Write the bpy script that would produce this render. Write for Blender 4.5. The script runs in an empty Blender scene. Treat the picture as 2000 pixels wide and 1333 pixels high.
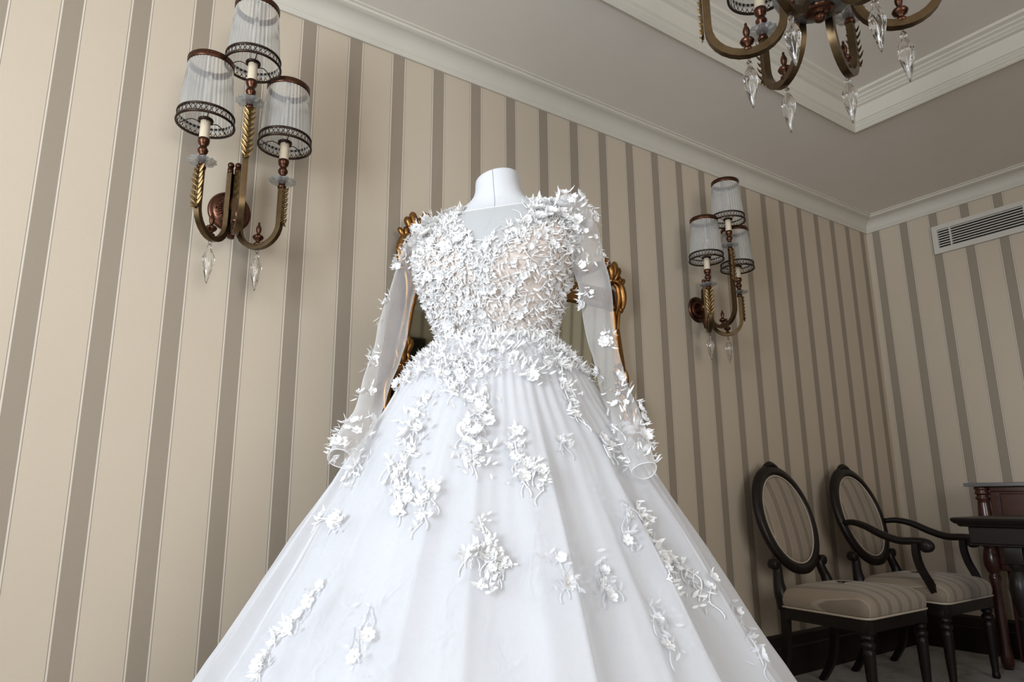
import bpy, bmesh, math, random
from math import pi, sin, cos, radians, sqrt
from mathutils import Vector, Matrix, noise

C = bpy.context.scene.collection
S = bpy.context.scene

# ------------------------------------------------------------------ camera
CAM_Z = 0.857
cam_d = bpy.data.cameras.new('camera')
cam = bpy.data.objects.new('camera', cam_d)
C.objects.link(cam)
cam_d.sensor_fit = 'HORIZONTAL'
cam_d.sensor_width = 36.0
cam_d.lens = 36.0 * 1354.5 / 2000.0
cam_d.clip_start = 0.02
_r = Vector((0.82090823, -0.57100561, -0.0078913))
_u = Vector((-0.11868844, -0.18411721, 0.975712))
_f = Vector((0.55858995, 0.80003341, 0.2189151))
cam.matrix_world = Matrix(((_r.x, _u.x, -_f.x, 0), (_r.y, _u.y, -_f.y, 0), (_r.z, _u.z, -_f.z, CAM_Z), (0, 0, 0, 1)))
S.camera = cam

# ------------------------------------------------------------------ world, light, exposure
S.view_settings.view_transform = 'Standard'
S.view_settings.look = 'None'
S.view_settings.exposure = 0.0
S.view_settings.gamma = 1.0
S.view_settings.use_curve_mapping = False
try:
    S.cycles.transparent_max_bounces = 32
    S.cycles.max_bounces = 10
    S.cycles.diffuse_bounces = 5
    S.cycles.glossy_bounces = 4
    S.cycles.transmission_bounces = 8
    S.cycles.caustics_reflective = False
    S.cycles.caustics_refractive = False
    S.cycles.sample_clamp_indirect = 6.0
except Exception:
    pass
world = bpy.data.worlds.new('daylight_sky')
S.world = world
world.use_nodes = True
wn = world.node_tree.nodes
wn['Background'].inputs[0].default_value = (0.75, 0.86, 1.0, 1)
wn['Background'].inputs[1].default_value = 0.8


def area(name, loc, target, sx, sy, power, col, spread=180):
    d = bpy.data.lights.new(name, 'AREA')
    d.shape = 'RECTANGLE'; d.size = sx; d.size_y = sy
    d.energy = power; d.color = col; d.spread = radians(spread)
    o = bpy.data.objects.new(name, d); C.objects.link(o)
    o.location = loc
    o.rotation_euler = (Vector(target) - Vector(loc)).to_track_quat('-Z', 'Z').to_euler()
    return o


# daylight entering by the window of the left wall; the rear lamp is fill added for walls and dress
area('daylight_left', (-2.48, 0.15, 1.88), (0.0, 0.30, 2.65), 2.3, 1.22, 157, (0.82, 0.905, 1.0), 150)
area('rear_fill', (0.3, -2.88, 1.6), (1.0, 1.2, 1.35), 1.9, 1.7, 44, (1.0, 0.965, 0.92), 145)

# ------------------------------------------------------------------ node helpers
def new_mat(name):
    m = bpy.data.materials.new(name)
    m.use_nodes = True
    nt = m.node_tree
    return m, nt, nt.nodes.get('Principled BSDF'), nt.nodes.get('Material Output')


def nd(nt, typ, **kw):
    n = nt.nodes.new(typ)
    for k, v in kw.items():
        setattr(n, k, v)
    return n


def mth(nt, op, a, b=None, c=None, clamp=False):
    n = nt.nodes.new('ShaderNodeMath'); n.operation = op; n.use_clamp = clamp
    for i, v in enumerate((a, b, c)):
        if v is None: continue
        if isinstance(v, (int, float)): n.inputs[i].default_value = v
        else: nt.links.new(v, n.inputs[i])
    return n.outputs[0]


def mixc(nt, fac, a, b):
    n = nt.nodes.new('ShaderNodeMix'); n.data_type = 'RGBA'
    if isinstance(fac, (int, float)): n.inputs[0].default_value = fac
    else: nt.links.new(fac, n.inputs[0])
    for i, v in ((6, a), (7, b)):
        if isinstance(v, tuple): n.inputs[i].default_value = (*v[:3], 1)
        else: nt.links.new(v, n.inputs[i])
    return n.outputs[2]


def simple(name, col, rough=0.5, metal=0.0, var=0.12, scale=30.0, bump=0.0, bscale=None, coat=0.0, stretch=None):
    """Principled material whose colour is gently varied by noise, with optional bump."""
    m, nt, b, out = new_mat(name)
    tc = nd(nt, 'ShaderNodeTexCoord')
    vec = tc.outputs['Object']
    if stretch:
        mp = nd(nt, 'ShaderNodeMapping'); mp.inputs['Scale'].default_value = stretch
        nt.links.new(vec, mp.inputs['Vector']); vec = mp.outputs[0]
    nz = nd(nt, 'ShaderNodeTexNoise'); nz.inputs['Scale'].default_value = scale
    nz.inputs['Detail'].default_value = 4
    nt.links.new(vec, nz.inputs['Vector'])
    lo = tuple(c * (1 - var) for c in col); hi = tuple(min(1, c * (1 + var)) for c in col)
    nt.links.new(mixc(nt, nz.outputs[0], lo, hi), b.inputs['Base Color'])
    b.inputs['Roughness'].default_value = rough
    b.inputs['Metallic'].default_value = metal
    if coat:
        b.inputs['Coat Weight'].default_value = coat; b.inputs['Coat Roughness'].default_value = 0.15
    if bump:
        n2 = nd(nt, 'ShaderNodeTexNoise'); n2.inputs['Scale'].default_value = bscale or scale * 4
        n2.inputs['Detail'].default_value = 3
        nt.links.new(vec, n2.inputs['Vector'])
        bp = nd(nt, 'ShaderNodeBump'); bp.inputs['Strength'].default_value = bump; bp.inputs['Distance'].default_value = 0.002
        nt.links.new(n2.outputs[0], bp.inputs['Height']); nt.links.new(bp.outputs[0], b.inputs['Normal'])
    return m


PERIOD = 0.1767


def wallpaper(name, axis, x0):
    """striped wallpaper: wide cream stripe, narrow taupe stripe, with a pale and a dark pinstripe at each edge"""
    m, nt, b, out = new_mat(name)
    tc = nd(nt, 'ShaderNodeTexCoord'); sp = nd(nt, 'ShaderNodeSeparateXYZ')
    nt.links.new(tc.outputs['Object'], sp.inputs[0])
    t = mth(nt, 'DIVIDE', mth(nt, 'SUBTRACT', sp.outputs[axis], x0), PERIOD)
    t = mth(nt, 'ADD', t, 1000.5)
    d = mth(nt, 'ABSOLUTE', mth(nt, 'SUBTRACT', mth(nt, 'FRACT', t), 0.5))
    stripe = mth(nt, 'LESS_THAN', d, 0.140)
    pale = mth(nt, 'LESS_THAN', d, 0.166)
    dark = mth(nt, 'LESS_THAN', d, 0.175)
    nz = nd(nt, 'ShaderNodeTexNoise'); nz.inputs['Scale'].default_value = 240; nz.inputs['Detail'].default_value = 3
    nt.links.new(tc.outputs['Object'], nz.inputs['Vector'])
    n3 = nd(nt, 'ShaderNodeTexNoise'); n3.inputs['Scale'].default_value = 2.2
    nt.links.new(tc.outputs['Object'], n3.inputs['Vector'])
    f = mth(nt, 'ADD', mth(nt, 'MULTIPLY', nz.outputs[0], 0.6), mth(nt, 'MULTIPLY', n3.outputs[0], 0.4))
    cream = mixc(nt, f, (0.485, 0.405, 0.31), (0.57, 0.485, 0.38))
    taupe = mixc(nt, f, (0.265, 0.217, 0.162), (0.325, 0.27, 0.207))
    c = mixc(nt, dark, cream, (0.20, 0.165, 0.13))
    c = mixc(nt, pale, c, (0.62, 0.55, 0.46))
    c = mixc(nt, stripe, c, taupe)
    nt.links.new(c, b.inputs['Base Color'])
    b.inputs['Roughness'].default_value = 0.62
    b.inputs['Specular IOR Level'].default_value = 0.3
    bp = nd(nt, 'ShaderNodeBump'); bp.inputs['Strength'].default_value = 0.15; bp.inputs['Distance'].default_value = 0.001
    nt.links.new(nz.outputs[0], bp.inputs['Height']); nt.links.new(bp.outputs[0], b.inputs['Normal'])
    return m


def carpet_mat():
    m, nt, b, out = new_mat('carpet')
    tc = nd(nt, 'ShaderNodeTexCoord'); mp = nd(nt, 'ShaderNodeMapping')
    mp.inputs['Rotation'].default_value = (0, 0, radians(38))
    nt.links.new(tc.outputs['Object'], mp.inputs['Vector'])
    br = nd(nt, 'ShaderNodeTexBrick')
    br.inputs['Scale'].default_value = 26; br.inputs['Mortar Size'].default_value = 0.05
    br.inputs['Brick Width'].default_value = 0.7; br.inputs['Row Height'].default_value = 0.2
    br.inputs['Color1'].default_value = (0.52, 0.50, 0.48, 1); br.inputs['Color2'].default_value = (0.64, 0.62, 0.59, 1)
    br.inputs['Mortar'].default_value = (0.30, 0.28, 0.27, 1)
    nt.links.new(mp.outputs[0], br.inputs['Vector'])
    nz = nd(nt, 'ShaderNodeTexNoise'); nz.inputs['Scale'].default_value = 9; nz.inputs['Detail'].default_value = 5
    nt.links.new(tc.outputs['Object'], nz.inputs['Vector'])
    mk = mth(nt, 'GREATER_THAN', nz.outputs[0], 0.58)
    c = mixc(nt, mth(nt, 'MULTIPLY', mk, 0.35), br.outputs[0], (0.2, 0.18, 0.17))
    nt.links.new(c, b.inputs['Base Color']); b.inputs['Roughness'].default_value = 0.95
    bp = nd(nt, 'ShaderNodeBump'); bp.inputs['Strength'].default_value = 0.5; bp.inputs['Distance'].default_value = 0.003
    nt.links.new(br.outputs[1], bp.inputs['Height']); bp.invert = True
    nt.links.new(bp.outputs[0], b.inputs['Normal'])
    return m


def upholstery(name, axis, period):
    m, nt, b, out = new_mat(name)
    tc = nd(nt, 'ShaderNodeTexCoord'); sp = nd(nt, 'ShaderNodeSeparateXYZ')
    nt.links.new(tc.outputs['Object'], sp.inputs[0])
    t = mth(nt, 'ADD', mth(nt, 'DIVIDE', sp.outputs[axis], period), 1000.5)
    d = mth(nt, 'ABSOLUTE', mth(nt, 'SUBTRACT', mth(nt, 'FRACT', t), 0.5))
    stripe = mth(nt, 'LESS_THAN', d, 0.2)
    edge = mth(nt, 'LESS_THAN', mth(nt, 'ABSOLUTE', mth(nt, 'SUBTRACT', d, 0.23)), 0.018)
    nz = nd(nt, 'ShaderNodeTexNoise'); nz.inputs['Scale'].default_value = 300; nz.inputs['Detail'].default_value = 3
    nt.links.new(tc.outputs['Object'], nz.inputs['Vector'])
    a = mixc(nt, nz.outputs[0], (0.27, 0.215, 0.16), (0.35, 0.285, 0.215))
    s = mixc(nt, nz.outputs[0], (0.19, 0.15, 0.108), (0.25, 0.2, 0.15))
    c = mixc(nt, edge, mixc(nt, stripe, a, s), (0.38, 0.32, 0.255))
    nt.links.new(c, b.inputs['Base Color']); b.inputs['Roughness'].default_value = 0.7
    b.inputs['Sheen Weight'].default_value = 0.2
    bp = nd(nt, 'ShaderNodeBump'); bp.inputs['Strength'].default_value = 0.2; bp.inputs['Distance'].default_value = 0.001
    nt.links.new(nz.outputs[0], bp.inputs['Height']); nt.links.new(bp.outputs[0], b.inputs['Normal'])
    return m


def cloth_mat(name, col, transp, transl=0.35, rough_var=0.06, scale=140.0, thread=0.0):
    """thin white textile: part see-through, part diffusing, part letting light through"""
    m, nt, b, out = new_mat(name)
    nt.nodes.remove(b)
    tc = nd(nt, 'ShaderNodeTexCoord')
    nz = nd(nt, 'ShaderNodeTexNoise'); nz.inputs['Scale'].default_value = scale; nz.inputs['Detail'].default_value = 3
    nt.links.new(tc.outputs['Object'], nz.inputs['Vector'])
    lo = tuple(c * (1 - rough_var) for c in col)
    cc = mixc(nt, nz.outputs[0], lo, col)
    df = nd(nt, 'ShaderNodeBsdfDiffuse'); tl = nd(nt, 'ShaderNodeBsdfTranslucent')
    nt.links.new(cc, df.inputs[0]); nt.links.new(cc, tl.inputs[0])
    mx = nd(nt, 'ShaderNodeMixShader'); mx.inputs[0].default_value = transl
    nt.links.new(df.outputs[0], mx.inputs[1]); nt.links.new(tl.outputs[0], mx.inputs[2])
    res = mx.outputs[0]
    if transp > 0:
        tr = nd(nt, 'ShaderNodeBsdfTransparent')
        lw = nd(nt, 'ShaderNodeLayerWeight'); lw.inputs[0].default_value = 0.35
        # seen edge-on a net closes up: the usual facing falloff of any woven net
        fac = mth(nt, 'MULTIPLY', mth(nt, 'SUBTRACT', 1.0, mth(nt, 'POWER', lw.outputs['Facing'], 2.0)), transp)
        m2 = nd(nt, 'ShaderNodeMixShader')
        nt.links.new(fac, m2.inputs[0]); nt.links.new(res, m2.inputs[1]); nt.links.new(tr.outputs[0], m2.inputs[2])
        res = m2.outputs[0]
    nt.links.new(res, out.inputs[0])
    return m


def fluted_glass():
    m, nt, b, out = new_mat('fluted_glass')
    nt.nodes.remove(b)
    tc = nd(nt, 'ShaderNodeTexCoord')
    nz = nd(nt, 'ShaderNodeTexNoise'); nz.inputs['Scale'].default_value = 60
    nt.links.new(tc.outputs['Object'], nz.inputs['Vector'])
    cc = mixc(nt, nz.outputs[0], (0.90, 0.91, 0.90), (0.97, 0.97, 0.96))
    gl = nd(nt, 'ShaderNodeBsdfAnisotropic') if False else nd(nt, 'ShaderNodeBsdfGlossy')
    gl.inputs['Roughness'].default_value = 0.08
    nt.links.new(cc, gl.inputs[0])
    tr = nd(nt, 'ShaderNodeBsdfTransparent'); nt.links.new(cc, tr.inputs[0])
    df = nd(nt, 'ShaderNodeBsdfDiffuse'); nt.links.new(cc, df.inputs[0])
    tl = nd(nt, 'ShaderNodeBsdfTranslucent'); nt.links.new(cc, tl.inputs[0])
    a = nd(nt, 'ShaderNodeMixShader'); a.inputs[0].default_value = 0.5
    nt.links.new(df.outputs[0], a.inputs[1]); nt.links.new(tl.outputs[0], a.inputs[2])
    b2 = nd(nt, 'ShaderNodeMixShader'); b2.inputs[0].default_value = 0.38
    nt.links.new(tr.outputs[0], b2.inputs[1]); nt.links.new(a.outputs[0], b2.inputs[2])
    lw = nd(nt, 'ShaderNodeLayerWeight'); lw.inputs[0].default_value = 0.25
    c2 = nd(nt, 'ShaderNodeMixShader')
    nt.links.new(mth(nt, 'ADD', mth(nt, 'MULTIPLY', lw.outputs['Fresnel'], 0.8), 0.06, clamp=True), c2.inputs[0])
    nt.links.new(b2.outputs[0], c2.inputs[1]); nt.links.new(gl.outputs[0], c2.inputs[2])
    nt.links.new(c2.outputs[0], out.inputs[0])
    return m


def clear_glass(name, col=(1, 1, 1), rough=0.02):
    m, nt, b, out = new_mat(name)
    tc = nd(nt, 'ShaderNodeTexCoord')
    nz = nd(nt, 'ShaderNodeTexNoise'); nz.inputs['Scale'].default_value = 50
    nt.links.new(tc.outputs['Object'], nz.inputs['Vector'])
    nt.links.new(mixc(nt, nz.outputs[0], tuple(c * 0.96 for c in col), col), b.inputs['Base Color'])
    b.inputs['Transmission Weight'].default_value = 1.0
    b.inputs['IOR'].default_value = 1.5
    b.inputs['Roughness'].default_value = rough
    return m


def thin_glass(name, col, body):
    m, nt, b, out = new_mat(name)
    nt.nodes.remove(b)
    tc = nd(nt, 'ShaderNodeTexCoord')
    nz = nd(nt, 'ShaderNodeTexNoise'); nz.inputs['Scale'].default_value = 70
    nt.links.new(tc.outputs['Object'], nz.inputs['Vector'])
    cc = mixc(nt, nz.outputs[0], tuple(c * .9 for c in col), col)
    tr = nd(nt, 'ShaderNodeBsdfTransparent'); df = nd(nt, 'ShaderNodeBsdfDiffuse'); gl = nd(nt, 'ShaderNodeBsdfGlossy')
    gl.inputs['Roughness'].default_value = 0.06
    nt.links.new(cc, tr.inputs[0]); nt.links.new(cc, df.inputs[0])
    a = nd(nt, 'ShaderNodeMixShader'); a.inputs[0].default_value = body
    nt.links.new(tr.outputs[0], a.inputs[1]); nt.links.new(df.outputs[0], a.inputs[2])
    lw = nd(nt, 'ShaderNodeLayerWeight'); lw.inputs[0].default_value = 0.3
    c = nd(nt, 'ShaderNodeMixShader')
    nt.links.new(mth(nt, 'ADD', mth(nt, 'MULTIPLY', lw.outputs['Fresnel'], 0.7), 0.05, clamp=True), c.inputs[0])
    nt.links.new(a.outputs[0], c.inputs[1]); nt.links.new(gl.outputs[0], c.inputs[2]); nt.links.new(c.outputs[0], out.inputs[0])
    return m


def mirror_mat():
    m, nt, b, out = new_mat('mirror_silver')
    tc = nd(nt, 'ShaderNodeTexCoord')
    nz = nd(nt, 'ShaderNodeTexNoise'); nz.inputs['Scale'].default_value = 6
    nt.links.new(tc.outputs['Object'], nz.inputs['Vector'])
    nt.links.new(mixc(nt, nz.outputs[0], (0.62, 0.64, 0.54), (0.68, 0.69, 0.59)), b.inputs['Base Color'])
    b.inputs['Metallic'].default_value = 1.0
    b.inputs['Roughness'].default_value = 0.03
    return m


M = {}
M['wall_back'] = wallpaper('striped_wallpaper_back', 0, 4.3805)
M['wall_side'] = wallpaper('striped_wallpaper_side', 1, 2.1578)
M['ceiling'] = simple('ceiling_paint', (0.74, 0.69, 0.62), 0.85, var=0.03, scale=6, bump=0.08, bscale=250)
M['trim'] = simple('trim_paint', (0.58, 0.54, 0.465), 0.5, var=0.03, scale=10)
M['carpet'] = carpet_mat()
M['dark_wood'] = simple('dark_wood', (0.009, 0.0055, 0.0045), 0.42, var=0.5, scale=9, stretch=(1, 1, 6), coat=0.08)
M['baseboard'] = simple('baseboard_wood', (0.016, 0.010, 0.008), 0.42, var=0.4, scale=8, coat=0.1)
M['mahogany'] = simple('mahogany', (0.050, 0.014, 0.008), 0.3, var=0.5, scale=7, stretch=(1, 1, 8), coat=0.4)
M['marble'] = simple('grey_marble', (0.16, 0.15, 0.15), 0.25, var=0.35, scale=14)
M['upholstery_x'] = upholstery('striped_upholstery', 0, 0.082)
M['piping'] = simple('piping_cord', (0.48, 0.41, 0.33), 0.7, var=0.1, scale=200)
M['brass'] = simple('aged_brass', (0.125, 0.083, 0.043), 0.38, 1.0, var=0.4, scale=45)
M['bronze'] = simple('brown_bronze', (0.105, 0.048, 0.030), 0.34, 1.0, var=0.35, scale=40)
M['gold_leaf'] = simple('gold_leaves', (0.24, 0.158, 0.068), 0.42, 1.0, var=0.6, scale=110)
M['gilt'] = simple('antique_gilt', (0.30, 0.145, 0.045), 0.33, 1.0, var=0.65, scale=26, bump=0.25, bscale=90)
M['dark_metal'] = simple('dark_metal', (0.055, 0.035, 0.028), 0.4, 1.0, var=0.3, scale=60)
M['candle'] = simple('cream_candle_tube', (0.62, 0.52, 0.38), 0.55, var=0.08, scale=60)
M['fluted'] = fluted_glass()
M['crystal'] = clear_glass('crystal')
M['thin_glass'] = thin_glass('thin_glass', (0.93, 0.95, 0.95), .14)
M['smoked'] = thin_glass('smoked_glass', (0.42, 0.41, 0.41), .22)
M['bulb'] = clear_glass('bulb_glass', (0.95, 0.95, 0.95), 0.15)
M['mirror'] = mirror_mat()
M['form_white'] = simple('form_jersey', (0.54, 0.545, 0.56), 0.75, var=0.03, scale=200, bump=0.1, bscale=600)
M['seam'] = simple('seam_thread', (0.42, 0.43, 0.46), 0.8, var=0.05, scale=200)
M['nude'] = cloth_mat('nude_lining', (0.71, 0.625, 0.565), 0.0, 0.2)
M['yoke'] = cloth_mat('sheer_yoke', (0.66, 0.67, 0.67), 0.30, 0.3)
M['lace'] = cloth_mat('white_lace', (0.91, 0.905, 0.90), 0.0, 0.3, 0.08, 300)
M['lace_soft'] = cloth_mat('soft_lace', (0.86, 0.865, 0.88), 0.45, 0.4, 0.1, 300)
M['satin'] = cloth_mat('white_satin', (0.66, 0.64, 0.625), 0.0, 0.12)
M['tulle'] = cloth_mat('white_tulle', (0.84, 0.845, 0.87), 0.46, 0.32)
M['tulle_sleeve'] = cloth_mat('sleeve_tulle', (0.90, 0.89, 0.885), 0.74, 0.5)
M['vent'] = simple('vent_paint', (0.56, 0.53, 0.47), 0.5, var=0.04, scale=30)
M['black'] = simple('duct_black', (0.012, 0.011, 0.010), 0.8, var=0.2, scale=30)
M['curtain'] = simple('olive_curtain', (0.33, 0.335, 0.24), 0.85, var=0.12, scale=40, stretch=(8, 8, 1))
for k_ in ('dark_wood', 'baseboard'):
    M[k_].node_tree.nodes['Principled BSDF'].inputs['Specular IOR Level'].default_value = 0.28
M['bead'] = simple('pearl_bead', (0.9, 0.9, 0.9), 0.2, var=0.03, scale=80)

# ------------------------------------------------------------------ mesh helpers
def obj(name, bm, m, parent=None, smooth=True, loc=None):
    me = bpy.data.meshes.new(name)
    bmesh.ops.recalc_face_normals(bm, faces=bm.faces[:]) if bm.faces else None
    bm.to_mesh(me); bm.free()
    me.materials.append(m)
    if smooth:
        for p in me.polygons: p.use_smooth = True
    o = bpy.data.objects.new(name, me); C.objects.link(o)
    if parent: o.parent = parent
    if loc: o.location = loc
    return o


def sharp(o, angle=35):
    me = o.data
    try: me.set_sharp_from_angle(angle=radians(angle))
    except Exception: pass
    return o


def thing(name, label, cat, loc=(0, 0, 0), rz=0.0, group=None):
    o = bpy.data.objects.new(name, None); C.objects.link(o)
    o.empty_display_size = 0.05
    o.location = loc; o.rotation_euler = (0, 0, rz)
    o['label'] = label; o['category'] = cat
    if group: o['group'] = group
    return o


def struct(o):
    o['kind'] = 'structure'; return o


def copy_tree(o, parent=None):
    c = o.copy(); C.objects.link(c); c.parent = parent
    for ch in list(o.children): copy_tree(ch, c)
    return c


def BM(): return bmesh.new()


def box(bm, x0, x1, y0, y1, z0, z1):
    v = [bm.verts.new((x, y, z)) for x in (x0, x1) for y in (y0, y1) for z in (z0, z1)]
    for f in ((0, 1, 3, 2), (4, 6, 7, 5), (0, 4, 5, 1), (2, 3, 7, 6), (0, 2, 6, 4), (1, 5, 7, 3)):
        bm.faces.new([v[i] for i in f])
    return v


def bevbox(bm, x0, x1, y0, y1, z0, z1, r=0.004, seg=2):
    v = box(bm, x0, x1, y0, y1, z0, z1)
    es = list({e for q in v for e in q.link_edges})
    bmesh.ops.bevel(bm, geom=es, offset=r, segments=seg, affect='EDGES', profile=0.6)


def lathe(bm, prof, seg=24, c=(0, 0, 0), mat=None, rib=None, cap=True, sx=1.0, sy=1.0):
    """revolve (r, z) about z through c; mat maps local to final"""
    rings = []
    for r, z in prof:
        ring = []
        for i in range(seg):
            t = 2 * pi * i / seg
            k = r * (rib(t, z) if rib else 1.0)
            p = Vector((k * cos(t) * sx, k * sin(t) * sy, z))
            if mat: p = mat @ p
            ring.append(bm.verts.new(p + Vector(c)))
        rings.append(ring)
    for a, b in zip(rings, rings[1:]):
        for i in range(seg):
            j = (i + 1) % seg
            bm.faces.new((a[i], a[j], b[j], b[i]))
    if cap:
        if prof[0][0] > 1e-6: bm.faces.new(rings[0][::-1])
        if prof[-1][0] > 1e-6: bm.faces.new(rings[-1])
    return rings


def tube(bm, pts, rad, n=8, side=None, phase=0.0, closed=False, asp=1.0, cap=True):
    """sweep an n-gon along pts; side = fixed binormal for planar paths"""
    pts = [Vector(p) for p in pts]
    N = len(pts)
    rads = rad if isinstance(rad, (list, tuple)) else [rad] * N
    rings = []
    ref = Vector(side).normalized() if side is not None else None
    prev = None
    for i, p in enumerate(pts):
        if closed: t = pts[(i + 1) % N] - pts[i - 1]
        else: t = pts[min(i + 1, N - 1)] - pts[max(i - 1, 0)]
        if t.length < 1e-9: t = Vector((0, 0, 1))
        t.normalize()
        if ref is not None: u = (ref - t * ref.dot(t))
        elif prev is None:
            a = Vector((0, 0, 1)) if abs(t.z) < 0.9 else Vector((1, 0, 0))
            u = a - t * a.dot(t)
        else: u = prev - t * prev.dot(t)
        if u.length < 1e-6: u = t.orthogonal()
        u.normalize(); prev = u
        w = t.cross(u)
        ring = []
        for k in range(n):
            a = 2 * pi * k / n + phase
            ring.append(bm.verts.new(p + (u * cos(a) + w * sin(a) * asp) * rads[i]))
        rings.append(ring)
    M_ = N if closed else N - 1
    for i in range(M_):
        a, b = rings[i], rings[(i + 1) % N]
        for k in range(n):
            j = (k + 1) % n
            bm.faces.new((a[k], a[j], b[j], b[k]))
    if cap and not closed:
        bm.faces.new(rings[0][::-1]); bm.faces.new(rings[-1])


def ell(bm, c, rx, ry, rz, seg=14, rings=8, mat=None):
    prof = [(max(1e-4, sin(pi * i / rings)), -cos(pi * i / rings)) for i in range(rings + 1)]
    mm = Matrix.Diagonal((rx, ry, rz)).to_4x4()
    if mat: mm = mat @ mm
    lathe(bm, prof, seg, c, mm, cap=True)


def interp(tab, x):
    if x <= tab[0][0]: return tab[0][1:]
    for a, b in zip(tab, tab[1:]):
        if x <= b[0]:
            t = (x - a[0]) / (b[0] - a[0])
            return tuple(p + (q - p) * t for p, q in zip(a[1:], b[1:]))
    return tab[-1][1:]


def spline(pts, n=8):
    """Catmull-Rom through pts"""
    P = [Vector(p) for p in pts]
    P = [P[0] * 2 - P[1]] + P + [P[-1] * 2 - P[-2]]
    out = []
    for i in range(1, len(P) - 2):
        for k in range(n):
            t = k / n
            a, b, c, d = P[i - 1:i + 3]
            out.append(0.5 * ((2 * b) + (c - a) * t + (2 * a - 5 * b + 4 * c - d) * t * t + (3 * b - a - 3 * c + d) * t ** 3))
    out.append(P[-2])
    return out


def extrude_profile(bm, path, prof, closed=False):
    """sweep profile (offset to the left of travel, z) along a horizontal path with mitred corners"""
    n = len(path); rings = []
    P = [Vector((p[0], p[1], 0)) for p in path]
    for i in range(n):
        d0 = (P[i] - P[i - 1]) if (closed or i > 0) else (P[1] - P[0])
        d1 = (P[(i + 1) % n] - P[i]) if (closed or i < n - 1) else d0
        d0.normalize(); d1.normalize()
        n0 = Vector((-d0.y, d0.x, 0)); n1 = Vector((-d1.y, d1.x, 0))
        m = n0 + n1; m = m / max(0.2, m.dot(n0))
        rings.append([bm.verts.new((P[i].x + m.x * o, P[i].y + m.y * o, z)) for o, z in prof])
    for i in range(n if closed else n - 1):
        a, b = rings[i], rings[(i + 1) % n]
        for k in range(len(prof) - 1):
            bm.faces.new((a[k], b[k], b[k + 1], a[k + 1]))
    if not closed:
        for r in (rings[0], rings[-1]):
            try: bm.faces.new(r)
            except Exception: pass


# ------------------------------------------------------------------ room shell
XW, YW, ZC = 4.438, 2.221, 2.64
XL, YR = -2.45, -2.85
TX0, TX1, TY0, TY1, TZ = -0.55, 3.235, -1.75, 1.61, 2.80
b = BM(); box(b, XL - .1, XW + .1, YR - .1, YW + .1, -0.06, 0.0); struct(obj('floor', b, M['carpet'], smooth=False))
b = BM(); box(b, XL, XW, YW, YW + 0.08, 0, TZ + .1); struct(obj('wall_back', b, M['wall_back'], smooth=False))
b = BM(); box(b, XW, XW + 0.08, YR, YW, 0, TZ + .1); struct(obj('wall_right', b, M['wall_side'], smooth=False))


def wall_with_hole(name, axis, pos, a0, a1, h0, h1, z0, z1, m):
    """wall in plane axis=pos (thickness 8 cm outward) spanning a0..a1 with a window hole h0..h1, z0..z1"""
    b = BM(); top = TZ + .1
    p0, p1 = pos - 0.08, pos
    for (u0, u1, w0, w1) in ((a0, h0, 0, top), (h1, a1, 0, top), (h0, h1, 0, z0), (h0, h1, z1, top)):
        if axis == 'x': box(b, p0, p1, u0, u1, w0, w1)
        else: box(b, u0, u1, p0, p1, w0, w1)
    return struct(obj(name, b, m, smooth=False))


wall_with_hole('wall_left', 'x', XL, YR, YW, -1.02, 1.32, 1.26, 2.52, M['wall_side'])
wall_with_hole('wall_rear', 'y', YR, XL, XW, -0.65, 1.25, 0.52, 2.46, M['wall_back'])


def window_frame(name, axis, pos, u0, u1, z0, z1):
    b = BM(); t = 0.05
    cx = (u0 + u1) / 2
    bars = [(u0, u0 + t, z0, z1), (u1 - t, u1, z0, z1), (u0, u1, z0, z0 + t), (u0, u1, z1 - t, z1), (cx - t / 2, cx + t / 2, z0, z1)]
    for (a, c, d, e) in bars:
        if axis == 'x': box(b, pos - 0.02, pos + 0.03, a, c, d, e)
        else: box(b, a, c, pos - 0.02, pos + 0.03, d, e)
    return struct(obj(name, b, M['trim'], smooth=False))


window_frame('window_1', 'x', XL, -1.02, 1.32, 1.26, 2.52)
window_frame('window_2', 'y', YR, -0.65, 1.25, 0.52, 2.46)

# ceiling: ring of lower ceiling round a raised tray
b = BM()
o_ = [(XL, YR), (XW, YR), (XW, YW), (XL, YW)]; i_ = [(TX0, TY0), (TX1, TY0), (TX1, TY1), (TX0, TY1)]
vo = [b.verts.new((x, y, ZC)) for x, y in o_]; vi = [b.verts.new((x, y, ZC)) for x, y in i_]
vt = [b.verts.new((x, y, TZ)) for x, y in i_]
for k in range(4):
    j = (k + 1) % 4
    b.faces.new((vo[k], vo[j], vi[j], vi[k])); b.faces.new((vi[k], vi[j], vt[j], vt[k]))
b.faces.new(vt)
bot = b.faces[:]
struct(obj('ceiling', b, M['ceiling'], smooth=False))
b = BM(); box(b, XL - .1, XW + .1, YR - .1, YW + .1, TZ + .1, TZ + .16); struct(obj('roof_slab', b, M['ceiling'], smooth=False))

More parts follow.
